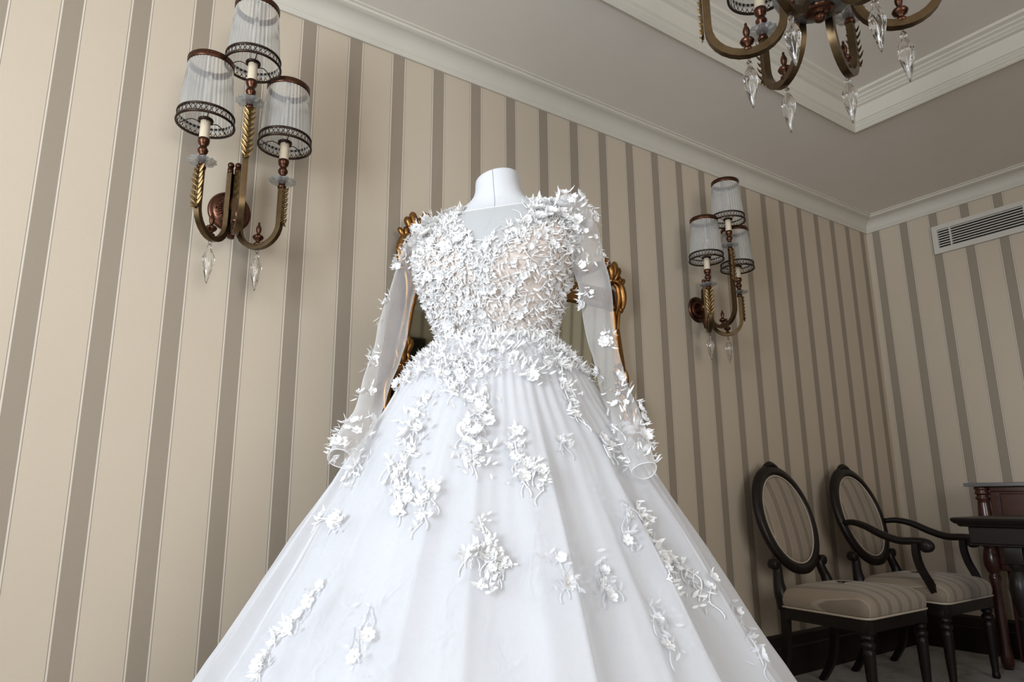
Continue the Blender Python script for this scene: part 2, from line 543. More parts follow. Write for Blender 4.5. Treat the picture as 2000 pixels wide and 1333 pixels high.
# cornice along the walls (offset is toward the room: travel clockwise seen from above keeps room on the right -> use negative path)
corn = [(0.0, 2.544), (0.010, 2.544), (0.012, 2.552), (0.008, 2.556), (0.010, 2.562)]
for k in range(9):
    t = k / 8 * pi / 2
    corn.append((0.014 + 0.052 * (1 - cos(t)), 2.566 + 0.052 * sin(t)))
corn += [(0.072, 2.620), (0.080, 2.624), (0.082, 2.632), (0.090, 2.634), (0.090, 2.641)]
path = [(XL, YR), (XW, YR), (XW, YW), (XL, YW)]
for k, nm in enumerate(('trim_1', 'trim_2', 'trim_3', 'trim_4')):
    b = BM()
    A, B2 = path[k], path[(k + 1) % 4]
    PA, PB = path[k - 1], path[(k + 2) % 4]
    # mitre by sweeping the closed path but keeping only this run
    n = 4; rings = []
    for q in (k, (k + 1) % 4):
        d0 = (Vector(path[q]) - Vector(path[q - 1])).normalized(); d1 = (Vector(path[(q + 1) % 4]) - Vector(path[q])).normalized()
        m2 = Vector((-d0.y, d0.x)) + Vector((-d1.y, d1.x))
        rings.append([b.verts.new((path[q][0] + m2.x * o, path[q][1] + m2.y * o, z)) for o, z in corn])
    for i in range(len(corn) - 1):
        b.faces.new((rings[0][i], rings[1][i], rings[1][i + 1], rings[0][i + 1]))
    sharp(struct(obj(nm, b, M['trim'])), 28)

# moulded band round the inside of the tray (its profile runs from the lower ceiling up to the raised one)
tray = [(-0.012, 2.640), (-0.012, 2.630), (0.0, 2.626), (0.006, 2.632), (0.004, 2.640), (0.010, 2.645), (0.008, 2.654), (0.014, 2.660), (0.012, 2.668),
        (0.018, 2.672), (0.020, 2.680), (0.022, 2.725), (0.026, 2.737), (0.040, 2.742), (0.038, 2.750), (0.048, 2.757), (0.047, 2.765), (0.060, 2.772),
        (0.060, 2.780), (0.078, 2.788), (0.080, 2.799), (0.080, 2.801)]
for k, nm in enumerate(('trim_5', 'trim_6', 'trim_7', 'trim_8')):
    b = BM(); rings = []
    for q in (k, (k + 1) % 4):
        d0 = (Vector(i_[q]) - Vector(i_[q - 1])).normalized(); d1 = (Vector(i_[(q + 1) % 4]) - Vector(i_[q])).normalized()
        m2 = Vector((-d0.y, d0.x)) + Vector((-d1.y, d1.x))
        rings.append([b.verts.new((i_[q][0] + m2.x * o, i_[q][1] + m2.y * o, z)) for o, z in tray])
    for i in range(len(tray) - 1):
        b.faces.new((rings[0][i], rings[1][i], rings[1][i + 1], rings[0][i + 1]))
    sharp(struct(obj(nm, b, M['trim'])), 25)

base = [(0.0, 0.0), (0.024, 0.0), (0.024, 0.128), (0.018, 0.134), (0.018, 0.150), (0.014, 0.160), (0.014, 0.176), (0.008, 0.186), (0.0, 0.192)]
for nm, k in (('baseboard_right', 1), ('baseboard_back', 2)):
    b = BM(); rings = []
    for q in (k, (k + 1) % 4):
        d0 = (Vector(path[q]) - Vector(path[q - 1])).normalized(); d1 = (Vector(path[(q + 1) % 4]) - Vector(path[q])).normalized()
        m2 = Vector((-d0.y, d0.x)) + Vector((-d1.y, d1.x))
        rings.append([b.verts.new((path[q][0] + m2.x * o, path[q][1] + m2.y * o, z)) for o, z in base])
    for i in range(len(base) - 1):
        b.faces.new((rings[0][i], rings[1][i], rings[1][i + 1], rings[0][i + 1]))
    sharp(struct(obj(nm, b, M['baseboard'])), 25)

# door in the wall behind the camera (seen only in the mirror)
b = BM(); box(b, 2.55, 3.50, YR, YR + 0.03, 0, 2.06); box(b, 2.62, 3.43, YR + .03, YR + 0.05, 0.2, 0.95); box(b, 2.62, 3.43, YR + .03, YR + .05, 1.1, 1.95)
struct(obj('door_1', b, simple('door_leaf', (0.34, 0.23, 0.18), 0.5, var=0.15, scale=5, stretch=(1, 1, 5)), smooth=False))
b = BM(); box(b, 2.40, 2.55, YR, YR + 0.06, 0, 2.06); box(b, 3.5, 3.65, YR, YR + 0.06, 0, 2.06); box(b, 2.36, 3.69, YR, YR + 0.08, 2.06, 2.22)
struct(obj('trim_9', b, M['dark_wood'], smooth=False))

# ------------------------------------------------------------------ lamps: shared pieces
def shade_parts(parent, x, y, z, s=1.0):
    """fluted glass shade: z is the centre of its lower ring"""
    r0, r1, h = 0.077 * s, 0.061 * s, 0.192 * s
    b = BM()
    prof = [(r0 + (r1 - r0) * k / 6, h * k / 6) for k in range(7)]
    lathe(b, prof, 176, rib=lambda t, z_: 1 + 0.028 * cos(38 * t), cap=False)
    sh = obj('lamp_shade', b, M['fluted'], parent, loc=(x, y, z))
    sh['label'] = 'fluted clear glass shade'
    b = BM()
    lathe(b, [(r1 - .001, h - .014), (r1 + .003, h - .016), (r1 + .005, h - .012), (r1 + .003, h - .006), (r1 + .005, h + .002), (r1 + .002, h + .005), (r1 - .003, h + .003), (r1 - .002, h - .012)], 48, cap=False)
    for k in range(40):
        t = 2 * pi * k / 40
        ell(b, ((r1 + .005) * cos(t), (r1 + .005) * sin(t), h - .004), .0014, .0014, .0014, 5, 4)
    obj('top_band', b, M['bronze'], sh)
    b = BM()
    for zz, rr in ((-0.013, r0 + .0035), (0.013, r0 + .0015)):
        lathe(b, [(rr - .003, zz - .003), (rr + .002, zz - .003), (rr + .0025, zz), (rr + .002, zz + .003), (rr - .003, zz + .003), (rr - .003, zz - .003)], 56, cap=False)
    n = 34
    for k in range(n):
        for sg in (-1, 1):
            ta = 2 * pi * k / n; tb = ta + sg * 2 * pi / n * 1.0
            p = [((r0 + .002) * cos(ta + (tb - ta) * q), (r0 + .002) * sin(ta + (tb - ta) * q), -0.012 + 0.024 * q) for q in (0, .5, 1)]
            tube(b, p, 0.0011, 4, cap=False)
    obj('gallery_band', b, M['dark_metal'], sh)
    b = BM()
    for k in range(3):
        t = 2 * pi * k / 3 + 0.5
        pts = [((.016 + (r0 - .018) * q) * cos(t), (.016 + (r0 - .018) * q) * sin(t), 0.014 * sin(pi * min(1, q * 1.1)) - .008) for q in (0, .2, .4, .6, .8, 1)]
        tube(b, pts, 0.0015, 5)
    lathe(b, [(.012, -.004), (.021, -.004), (.022, 0), (.021, .003), (.012, .003)], 20)
    obj('shade_spider', b, M['dark_metal'], sh)
    return sh


def cup_parts(parent, x, y, z):
    """glass dish, turned socket, candle tube, bulb and shade above an arm end at (x, y, z)"""
    b = BM()
    fl = lambda t, z_: 1 + 0.07 * cos(12 * t)
    prof = [(.006, .0), (.018, .002), (.030, .005), (.0395, .010), (.0405, .0125), (.037, .0135), (.028, .010), (.016, .007), (.006, .006)]
    lathe(b, prof, 72, rib=lambda t, z_: 1 + (0.06 * cos(12 * t) if z_ > .004 else 0.0))
    o = obj('glass_dish', b, M['thin_glass'], parent, loc=(x, y, z)); o['label'] = 'scalloped clear glass drip dish'
    b = BM()
    lathe(b, [(.010, -.014), (.013, -.012), (.0135, -.006), (.010, -.002), (.010, .006), (.015, .010), (.0165, .016), (.013, .022), (.0095, .028),
              (.0095, .034), (.0135, .039), (.0155, .046), (.012, .052), (.010, .057), (.010, .061), (.0145, .066), (.0165, .074), (.0165, .082), (.013, .085)], 20)
    obj('socket_cup', b, M['bronze'], parent, loc=(x, y, z))
    b = BM()
    lathe(b, [(.0140, .083), (.0142, .086), (.0138, .115), (.0140, .146), (.012, .150)], 20)
    obj('candle_tube', b, M['candle'], parent, loc=(x, y, z))
    b = BM()
    lathe(b, [(.008, .148), (.009, .165), (.008, .170), (.016, .19), (.0175, .21), (.015, .235), (.009, .265), (.005, .30), (.006, .336), (.0085, .346), (.006, .355), (.001, .357)], 16)
    obj('bulb', b, M['bulb'], parent, loc=(x, y, z))
    shade_parts(parent, x, y, z + 0.143)


def finial(parent, x, y, z, s=1.0):
    b = BM()
    p = [(.007, -.004), (.012, -.002), (.012, .004), (.006, .008), (.006, .012), (.014, .018), (.017, .024), (.014, .029), (.006, .033), (.005, .037),
         (.0075, .044), (.0085, .052), (.006, .060), (.003, .066), (.0035, .070), (.001, .074)]
    lathe(b, [(r * s, q * s) for r, q in p], 16)
    obj('finial', b, M['bronze'], parent, loc=(x, y, z))


def crystal(parent, x, y, z, s=1.0):
    """spindle drop hanging from z"""
    b = BM()
    tube(b, [(0.004 * cos(t), 0, -0.006 + 0.006 * sin(t)) for t in [2 * pi * k / 12 for k in range(12)]], 0.0007, 5, closed=True)
    tube(b, [(0, 0.003 * cos(t), -0.014 + 0.005 * sin(t)) for t in [2 * pi * k / 12 for k in range(12)]], 0.0006, 5, closed=True)
    w = obj('hook', b, M['dark_metal'], parent, loc=(x, y, z))
    b = BM()
    prof = [(.002, -.012), (.006, -.014), (.0065, -.020), (.0045, -.026), (.006, -.028), (.010, -.036), (.0145, -.046), (.0165, -.056), (.0160, -.066), (.0135, -.080),
            (.010, -.096), (.0065, -.112), (.0035, -.124), (.001, -.132)]
    lathe(b, [(r * s, q * s) for r, q in prof], 48, rib=lambda t, z_: 1 + 0.06 * cos(8 * (t + z_ * 14)))
    o = obj('crystal_drop', b, M['crystal'], parent, loc=(x, y, z)); o['label'] = 'clear twisted glass drop'
    return o


def leaf_bm(b, base, dirv, nor, L, W, curl=0.25):
    """pointed leaf starting at base, growing along dirv"""
    d = Vector(dirv).normalized(); n = Vector(nor); n = (n - d * n.dot(d)).normalized(); s = d.cross(n)
    rows = []
    for q, w in ((0, .15), (.3, .9), (.6, .85), (.85, .4), (1, .02)):
        c = Vector(base) + d * (L * q) + n * (L * curl * q * q)
        rows.append((b.verts.new(c - s * W * w * .5 + n * W * .18 * w), b.verts.new(c), b.verts.new(c + s * W * w * .5 + n * W * .18 * w)))
    for r0, r1 in zip(rows, rows[1:]):
        b.faces.new((r0[0], r0[1], r1[1], r1[0])); b.faces.new((r0[1], r0[2], r1[2], r1[1]))


def arm_path(ang, r_in, r_out, zb, z_in, z_out, n=14):
    R = (r_out - r_in) / 2; zc = zb + R; rm = (r_in + r_out) / 2
    d = Vector((cos(ang), sin(ang), 0))
    pts = [d * r_in + Vector((0, 0, z_in)), d * r_in + Vector((0, 0, (z_in + zc) / 2))]
    for k in range(n + 1):
        t = pi + pi * k / n
        pts.append(d * (rm + R * cos(t)) + Vector((0, 0, zc + R * sin(t))))
    pts += [d * r_out + Vector((0, 0, (z_out + zc) / 2)), d * r_out + Vector((0, 0, z_out))]
    return pts, d


def lamp_arm(parent, ang, r_in, r_out, zb, z_in, z_out, leaf_z0, leaf_z1, th=0.0115, fin=True, drop=True, leaf_side=1):
    pts, d = arm_path(ang, r_in, r_out, zb, z_in, z_out)
    side = Vector((-d.y, d.x, 0))
    b = BM(); tube(b, pts, th, 4, side=side, phase=pi / 4)
    a = sharp(obj('arm', b, M['brass'], parent), 40)
    b = BM()
    out = d * leaf_side
    nl = int((leaf_z1 - leaf_z0) / 0.017)
    stem = d * r_out + out * (th * .8 + .0015)
    tube(b, [stem + Vector((0, 0, leaf_z0)), stem + Vector((0, 0, leaf_z1))], 0.0018, 5)
    for k in range(nl):
        z = leaf_z0 + (leaf_z1 - leaf_z0) * k / nl
        for sg in (-1, 1):
            zz = z + (.004 if sg > 0 else -.004)
            leaf_bm(b, stem + Vector((0, 0, zz)) + side * sg * .002, Vector((0, 0, 1.0)) + side * sg * 0.80 + out * 0.35, out + side * sg * .5, 0.027 + .004 * sin(k * 2.1 + sg), 0.0090, -0.22)
            leaf_bm(b, stem + Vector((0, 0, zz + .006)), Vector((0, 0, 1.0)) + side * sg * 0.35 + out * 0.7, side * sg, 0.018, 0.0070, 0.2)
    for sg in (-1, 0, 1):
        leaf_bm(b, stem + Vector((0, 0, leaf_z0 + .010)), Vector((0, 0, -1.0)) + side * sg * .8, out, 0.018, 0.010, 0.3)
    obj('leaf_sprig', b, M['gold_leaf'], a)
    rm = (r_in + r_out) / 2
    if fin: finial(parent, d.x * rm, d.y * rm, zb + th * .6, 1.0)
    if drop: crystal(parent, d.x * rm, d.y * rm, zb - th * .75)
    cup_parts(parent, d.x * r_out, d.y * r_out, z_out + 0.006)


# ------------------------------------------------------------------ wall sconces (local origin: foot of the axis on the wall, -y into the room)
def make_sconce(label, loc):
    t = thing('wall_sconce', label, 'sconce', loc, 0, 'pair of wall sconces')
    b = BM()
    mt = Matrix.Rotation(pi / 2, 4, 'X')
    lathe(b, [(.066, .0), (.066, .004), (.062, .009), (.055, .011), (.052, .010), (.050, .013), (.030, .017), (.0, .020)], 48, mat=mt)
    for k in range(48):
        if k % 2: continue
        a = 2 * pi * k / 48
        tube(b, [(.026 * cos(a), -.018, .026 * sin(a)), (.046 * cos(a), -.0145, .046 * sin(a))], 0.0017, 5)
    for sx in (-1, 1): ell(b, (sx * .044, -.016, 0.002), .004, .004, .004, 8, 6)
    obj('back_plate', b, M['bronze'], t)
    hub = bpy.data.objects.new('arm_cluster', None)
    bpy.data.objects.remove(hub)
    b = BM()
    bevbox(b, -.022, .022, -.075, -.016, -.018, .018, .004)
    lathe(b, [(.010, -.105), (.013, -.09), (.017, -.075), (.021, -.02), (.030, -.02), (.030, .022), (.021, .022), (.016, .05), (.014, .09), (.008, .10)], 20, c=(0, -.050, 0.0))
    for k in range(3):
        a = radians(-90 + 47 * (k - 1))
        tube(b, [(.028 * cos(a), -.050 + .028 * sin(a), .10), (.028 * cos(a), -.05 + .028 * sin(a), .118)], .0095, 6)
        ell(b, (.028 * cos(a), -.050 + .028 * sin(a), .128), .0105, .0105, .0105, 12, 8)
    obj('arm_clasp', b, M['bronze'], t)
    b = BM()
    for z in (.02, .045, .07, .092):
        for sg in (-1, 0, 1): leaf_bm(b, (0, -.082, z - .01), (sg * .6, -.25, 1), (0, -1, 0), .030, .012, .35)
    obj('leaf_spray', b, M['gold_leaf'], t)
    for k, (zb, z_out, ro) in enumerate(((-.142, .050, .1775), (-.118, .249, .187), (-.142, .050, .167))):
        ang = radians((-134, -95, -48)[k])
        sub = len(t.children)
        before = set(t.children)
        lamp_arm(t, ang, .028, ro, zb, .10, z_out, (-.078 if k != 1 else .085), z_out - .008, th=.0115, drop=(k != 1))
        for o in t.children:
            if o not in before: o.location = Vector(o.location) + Vector((0, -.050, 0))
    return t


s1 = make_sconce('bronze three-arm sconce with glass shades on the striped wall left of the dress', (0.449, YW, 1.754))
s2 = copy_tree(s1); s2.location = (2.684, YW, 1.762)
s2['label'] = 'bronze three-arm sconce with glass shades on the wall above the oval-backed chairs'

# ------------------------------------------------------------------ chandelier
CH = (1.375, 0.730)
t = thing('chandelier', 'six-arm bronze chandelier with clear glass drops hanging from the raised ceiling', 'chandelier', (CH[0], CH[1], 0))
b = BM()
rb = lambda tt, z: 1 + 0.02 * cos(40 * tt)
lathe(b, [(.008, 1.940), (.035, 1.942), (.062, 1.951), (.082, 1.966), (.094, 1.99), (.098, 2.03), (.096, 2.055), (.092, 2.03), (.078, 1.974), (.05, 1.956), (.008, 1.948)], 120, rib=rb)
obj('glass_bowl', b, M['smoked'], t)['label'] = 'ribbed smoked glass bowl'
b = BM()
lathe(b, [(.001, 1.908), (.010, 1.912), (.0135, 1.921), (.010, 1.930), (.007, 1.933), (.022, 1.935), (.034, 1.938), (.012, 1.950), (.012, 2.06), (.001, 2.061)], 24)
obj('bowl_finial', b, M['bronze'], t)
b = BM()
lathe(b, [(.012, 2.055), (.05, 2.058), (.102, 2.062), (.104, 2.07), (.06, 2.085), (.035, 2.10), (.028, 2.14), (.04, 2.17), (.028, 2.21), (.016, 2.25), (.014, 2.36), (.024, 2.39), (.014, 2.42), (.008, 2.45),
          (.006, 2.74), (.03, 2.75), (.06, 2.77), (.066, 2.799), (.001, 2.8)], 32)
obj('centre_stem', b, M['bronze'], t)
for a in (128, 63, 12, -54, -112, 188):
    lamp_arm(t, radians(a), .075, .245, 1.862, 2.12, 2.045, 1.92, 2.035, th=.0125)

# ------------------------------------------------------------------ air vent on the right wall
t = thing('air_vent', 'long white slatted air vent high on the striped side wall', 'vent', (XW, 1.36, 2.365))
yv0, yv1 = -0.62, 0.455
zv = 0.088
b = BM()
for (a0, a1, c0, c1) in ((yv0, yv1, zv - .028, zv), (yv0, yv1, -zv, -zv + .028), (yv0, yv0 + .03, -zv + .028, zv - .028), (yv1 - .03, yv1, -zv + .028, zv - .028)):
    box(b, -.020, 0, a0, a1, c0, c1)
obj('vent_frame', b, M['vent'], t, smooth=False)
b = BM(); box(b, -.003, -.0005, yv0 + .025, yv1 - .025, -zv + .025, zv - .025); obj('duct_panel', b, M['black'], t, smooth=False)
first = None
for k in range(8):
    z = -zv + .034 + k * .0157
    if first is None:
        b = BM()
        v = box(b, -.017, -.005, yv0 + .028, yv1 - .028, -.0028, .0028)
        for q in v:
            q.co.z += (q.co.x + .011) * .5
        first = obj('slat', b, M['vent'], t, smooth=False, loc=(0, 0, z))
    else:
        c = first.copy(); C.objects.link(c); c.parent = t; c.location = (0, 0, z)
for k, y in enumerate((0.355, -.03, -.415)):
    b = BM(); box(b, -.019, -.004, y - .004, y + .004, -zv + .026, zv - .026); obj('divider', b, M['vent'], t, smooth=False)

# ------------------------------------------------------------------ gilt mirror behind the dress
MX = 1.577
t = thing('wall_mirror', 'gilt carved wall mirror with scrolled frame hanging behind the dress', 'mirror', (MX, YW, 0))
hw = lambda z: 0.490 + (1.574 - z) * 0.150
Z0, Z1 = 0.98, 1.665
b = BM()
q = [(-hw(Z0), Z0), (hw(Z0), Z0), (hw(Z1), Z1), (-hw(Z1), Z1)]
lean = lambda z: -.022 - (z - Z0) * 0.045
vf = [b.verts.new((x, lean(z), z)) for x, z in q]; vb = [b.verts.new((x, lean(z) + .004, z)) for x, z in q]
b.faces.new(vf); b.faces.new(vb[::-1])
for k in range(4): b.faces.new((vf[k], vf[(k + 1) % 4], vb[(k + 1) % 4], vb[k]))
obj('mirror_glass', b, M['mirror'], t, smooth=False)
b = BM()
q2 = [(-hw(Z0) - .07, Z0 - .06), (hw(Z0) + .07, Z0 - .06), (hw(Z1) + .05, Z1 + .10), (-hw(Z1) - .05, Z1 + .10)]
vf = [b.verts.new((x, -.016, z)) for x, z in q2]; vb = [b.verts.new((x, -.001, z)) for x, z in q2]
b.faces.new(vf); b.faces.new(vb[::-1])
for k in range(4): b.faces.new((vf[k], vf[(k + 1) % 4], vb[(k + 1) % 4], vb[k]))
obj('back_board', b, M['gilt'], t, smooth=False)


def rod(p0, p1, r):
    b = BM()
    p0 = Vector(p0); p1 = Vector(p1); n = 60
    pts = [p0.lerp(p1, k / n) for k in range(n + 1)]
    rr = []
    for k in range(n + 1):
        f = (k % 20)
        rr.append(r * (1.3 if f in (9, 11) else (1.05 if f == 10 else 1.0)))
    tube(b, pts, rr, 12)
    ell(b, p0, r * 1.9, r * 1.9, r * 1.9, 12, 8); ell(b, p1, r * 1.9, r * 1.9, r * 1.9, 12, 8)
    return obj('frame_rod', b, M['gilt'], t)


for sx in (-1, 1):
    rod((sx * hw(Z0), -.03, Z0), (sx * hw(Z1), -.056, Z1), .0105)
    rod((sx * (hw(Z0) + .024), -.024, Z0), (sx * (hw(Z1) + .018), -.045, Z1), .0065)
rod((-hw(Z0), -.03, Z0), (hw(Z0), -.03, Z0), .0105)
rod((-hw(Z1), -.056, Z1), (hw(Z1), -.056, Z1), .0105)


def scroll(pts, rads, name='scroll', asp=0.8):
    P = spline(pts, 7)
    n = len(P); R = [interp([(k, rads[k]) for k in range(len(rads))], q * (len(rads) - 1) / (n - 1))[0] for q in range(n)]
    b = BM(); tube(b, P, R, 10, side=(0, 1, 0), asp=1.0)
    ell(b, P[0], R[0] * 1.5, R[0] * 1.3, R[0] * 1.5, 12, 8); ell(b, P[-1], R[-1] * 1.5, R[-1] * 1.3, R[-1] * 1.5, 12, 8)
    return obj(name, b, M['gilt'], t)


def lobe_shell(cx, cz, n, L, spread, tilt, name):
    """fan of fluted lobes"""
    b = BM()
    for k in range(n):
        a = tilt + (k - (n - 1) / 2) * spread
        d = Vector((sin(a), 0, cos(a)))
        ln = L * (1 - 0.16 * abs(k - (n - 1) / 2))
        pts = [Vector((cx, -.035, cz)) + d * ln * q + Vector((0, -.02 * sin(pi * q * .8), 0)) for q in (0, .2, .4, .6, .8, .93, 1)]
        tube(b, pts, [L * .05, L * .085, L * .11, L * .13, L * .145, L * .12, L * .06], 10, side=(0, 1, 0))
    return obj(name, b, M['gilt'], t)


for sx in (-1, 1):
    X = lambda x: sx * x * .945
    # corner crest: shell of upright lobes, a lower lobe and a small rosette
    lobe_shell(X(.520), 1.775, 3, .110, .30, sx * .12, 'crest_shell')
    lobe_shell(X(.556), 1.755, 2, .072, .42, sx * .30, 'crest_shell')
    b = BM()
    for k in range(6):
        a = 2 * pi * k / 6
        ell(b, (X(.474) + .016 * cos(a), -.055, 1.868 + .016 * sin(a)), .011, .010, .011, 10, 7)
    ell(b, (X(.474), -.062, 1.868), .010, .010, .010, 10, 7)
    obj('rosette', b, M['gilt'], t)
    scroll([(X(.470), -.045, 1.875), (X(.44), -.05, 1.86), (X(.40), -.05, 1.83), (X(.33), -.05, 1.80), (X(.24), -.05, 1.79), (X(.15), -.05, 1.82)], [.009, .013, .016, .016, .013, .008], 'crest_scroll')
    # C scroll down the upper side
    scroll([(X(.515), -.045, 1.795), (X(.545), -.05, 1.792), (X(.568), -.05, 1.775), (X(.580), -.05, 1.745), (X(.583), -.05, 1.71), (X(.576), -.05, 1.68), (X(.566), -.045, 1.665)], [.008, .014, .016, .016, .014, .011, .009], 'side_scroll')
    scroll([(X(.53), -.040, 1.785), (X(.552), -.045, 1.765), (X(.560), -.045, 1.73), (X(.556), -.042, 1.69), (X(.545), -.04, 1.66), (X(.52), -.04, 1.62)], [.006, .010, .011, .011, .010, .007], 'side_scroll')
    scroll([(X(.566), -.045, 1.665), (X(.552), -.045, 1.645), (X(.545), -.045, 1.60), (X(.543), -.04, 1.55), (X(.546), -.04, 1.50), (X(.552), -.04, 1.46)], [.010, .009, .008, .008, .008, .007], 'side_stem')
    # cartouche half-way down the side, then the lower scroll
    lobe_shell(X(.545), 1.335, 3, .085, .20, -sx * .05, 'side_leaf')
    scroll([(X(.560), -.05, 1.40), (X(.575), -.05, 1.385), (X(.582), -.05, 1.355), (X(.572), -.05, 1.325), (X(.55), -.05, 1.315), (X(.535), -.05, 1.335), (X(.54), -.05, 1.36)], [.005, .008, .010, .010, .009, .007, .005], 'side_scroll')
    scroll([(X(.535), -.045, 1.30), (X(.565), -.05, 1.295), (X(.595), -.05, 1.275), (X(.615), -.05, 1.24), (X(.622), -.05, 1.19), (X(.615), -.05, 1.13), (X(.59), -.045, 1.09)], [.009, .014, .017, .018, .017, .014, .009], 'side_scroll')
scroll([(-.62, -.04, 1.10), (-.58, -.045, 0.99), (-.40, -.05, 0.93), (-.15, -.05, .91), (0, -.05, .93), (.15, -.05, .91), (.40, -.05, .93), (.58, -.045, .99), (.62, -.04, 1.10)], [.012, .018, .02, .016, .024, .016, .02, .018, .012], 'base_scroll')

# ------------------------------------------------------------------ dress form and wedding dress
DX, DY = 0.859, 1.290
PSI = -radians(53.65)
form = thing('dress_form', 'white jersey dress form with a flat-topped neck inside the wedding dress', 'mannequin', (DX, DY, 0), PSI)
TORSO = [  # z, half width, half depth, y centre
    (0.93, .165, .115, 0), (1.05, .158, .110, 0), (1.13, .140, .100, 0), (1.187, .125, .092, 0), (1.225, .132, .098, -.006), (1.275, .150, .112, -.014),
    (1.32, .164, .126, -.024), (1.365, .176, .130, -.028), (1.41, .186, .118, -.020), (1.45, .186, .100, -.010), (1.485, .167, .082, .0), (1.51, .134, .068, .008), (1.53, .105, .060, .012),
    (1.548, .076, .056, .014), (1.565, .061, .054, .012), (1.585, .055, .052, .009), (1.598, .0535, .0515, .006), (1.606, .0525, .0505, .005)]
b = BM(); seg = 56; prev = None
def smooth_tab(tab, x):
    # cubic through the table
    n = len(tab)
    if x <= tab[0][0]: return tab[0][1:]
    if x >= tab[-1][0]: return tab[-1][1:]
    for i in range(n - 1):
        if x <= tab[i + 1][0]:
            p0, p1, p2, p3 = tab[max(i - 1, 0)], tab[i], tab[i + 1], tab[min(i + 2, n - 1)]
            t_ = (x - p1[0]) / (p2[0] - p1[0]); out = []
            for c_ in range(1, len(p1)):
                m1 = (p2[c_] - p0[c_]) / max(1e-6, p2[0] - p0[0]) * (p2[0] - p1[0])
                m2 = (p3[c_] - p1[c_]) / max(1e-6, p3[0] - p1[0]) * (p2[0] - p1[0])
                t2, t3 = t_ * t_, t_ ** 3
                out.append((2 * t3 - 3 * t2 + 1) * p1[c_] + (t3 - 2 * t2 + t_) * m1 + (-2 * t3 + 3 * t2) * p2[c_] + (t3 - t2) * m2)
            return tuple(out)


def torso_pt(th, z, off=0.0):
    a, d, c = smooth_tab(TORSO, z)
    return Vector(((a + off) * cos(th), c + (d + off) * sin(th), z))


def torso_nrm(th, z):
    e = 1e-3
    du = torso_pt(th + e, z) - torso_pt(th - e, z); dv = torso_pt(th, z + e) - torso_pt(th, z - e)
    n = du.cross(dv)
    return n.normalized()


zs = [0.93 + (1.606 - .93) * k / 70 for k in range(71)]
for z in zs:
    ring = []
    for i in range(seg):
        p = torso_pt(2 * pi * i / seg, z)
        if z > 1.55: p.z += (z - 1.55) / .056 * (p.x * 0.21 - p.y * .05)
        ring.append(b.verts.new(p))
    if prev:
        for i in range(seg): b.faces.new((prev[i], prev[(i + 1) % seg], ring[(i + 1) % seg], ring[i]))
    else: b.faces.new(ring[::-1])
    prev = ring
capv = []
for (f_, dz) in ((.95, .0012), (.5, .0012)):
    ring = [b.verts.new(Vector((v.co.x * f_, (v.co.y - .005) * f_ + .005, v.co.z + dz))) for v in prev]
    for i in range(seg): b.faces.new((prev[i], prev[(i + 1) % seg], ring[(i + 1) % seg], ring[i]))
    prev = ring
b.faces.new(prev)
obj('torso', b, M['form_white'], form)
b = BM(); tube(b, [torso_pt(-pi / 2 + .12, z, .0004) + Vector((0, 0, 0 if z < 1.55 else (z - 1.55) / .056 * .003)) for z in [1.40 + .205 * k / 24 for k in range(25)]], .0009, 5)
obj('neck_seam', b, M['seam'], form)['label'] = 'thin grey seam line'
b = BM(); lathe(b, [(.018, .05), (.018, .94)], 20); obj('pole', b, M['dark_metal'], form)
b = BM(); lathe(b, [(.18, 0), (.18, .012), (.16, .022), (.03, .035), (.022, .06), (.001, .06)], 40); obj('base', b, M['dark_metal'], form)

dress = thing('wedding_dress', 'white long-sleeved lace and tulle wedding gown with a full skirt on the dress form', 'dress', (DX, DY, 0), PSI)

# bodice: nude lining below the lace line, sheer yoke above it
V0, V1 = 1.172, 1.535
def v_line(th):
    x = torso_pt(th, 1.45).x
    if sin(th) < 0.2: return min(1.53, 1.368 + abs(x - .022) * 1.30)
    return 1.44
def neck_line(th):
    return 1.500 + 0.030 * (abs(cos(th)) ** 2) + (0.01 if sin(th) > 0 else 0)


def shell(name, zlo, zhi, off, m, seg=72, nz=36):
    b = BM(); prev = None
    for k in range(nz + 1):
        ring = []
        for i in range(seg):
            th = 2 * pi * i / seg
            z0 = zlo(th); z1 = zhi(th)
            z = z0 + (z1 - z0) * k / nz
            ring.append(b.verts.new(torso_pt(th, z, off)))
        if prev:
            for i in range(seg): b.faces.new((prev[i], prev[(i + 1) % seg], ring[(i + 1) % seg], ring[i]))
        prev = ring
    return obj(name, b, m, dress)


bod = shell('bodice', lambda th: V0 - .02, v_line, .0045, M['nude']); bod['label'] = 'nude-lined bodice under the lace'
yk = shell('neckline_yoke', lambda th: v_line(th) - .07, neck_line, .0065, M['yoke']); yk['label'] = 'sheer plain net across the neckline'
b = BM()
tube(b, [torso_pt(2 * pi * i / 96, neck_line(2 * pi * i / 96), .0068) for i in range(96)], .0011, 5, closed=True)
obj('neckline_edge', b, M['lace'], yk)

# skirt ---------------------------------------------------------------
SK = [(0.0, .80), (0.12, .775), (0.28, .715), (0.40, .655), (.54, .580), (.61, .536), (.70, .487), (.78, .440), (.84, .402), (.89, .370), (.925, .350), (.993, .300), (1.044, .262), (1.10, .226), (1.142, .194), (1.172, .160), (1.192, .136)]
rng = random.Random(11)


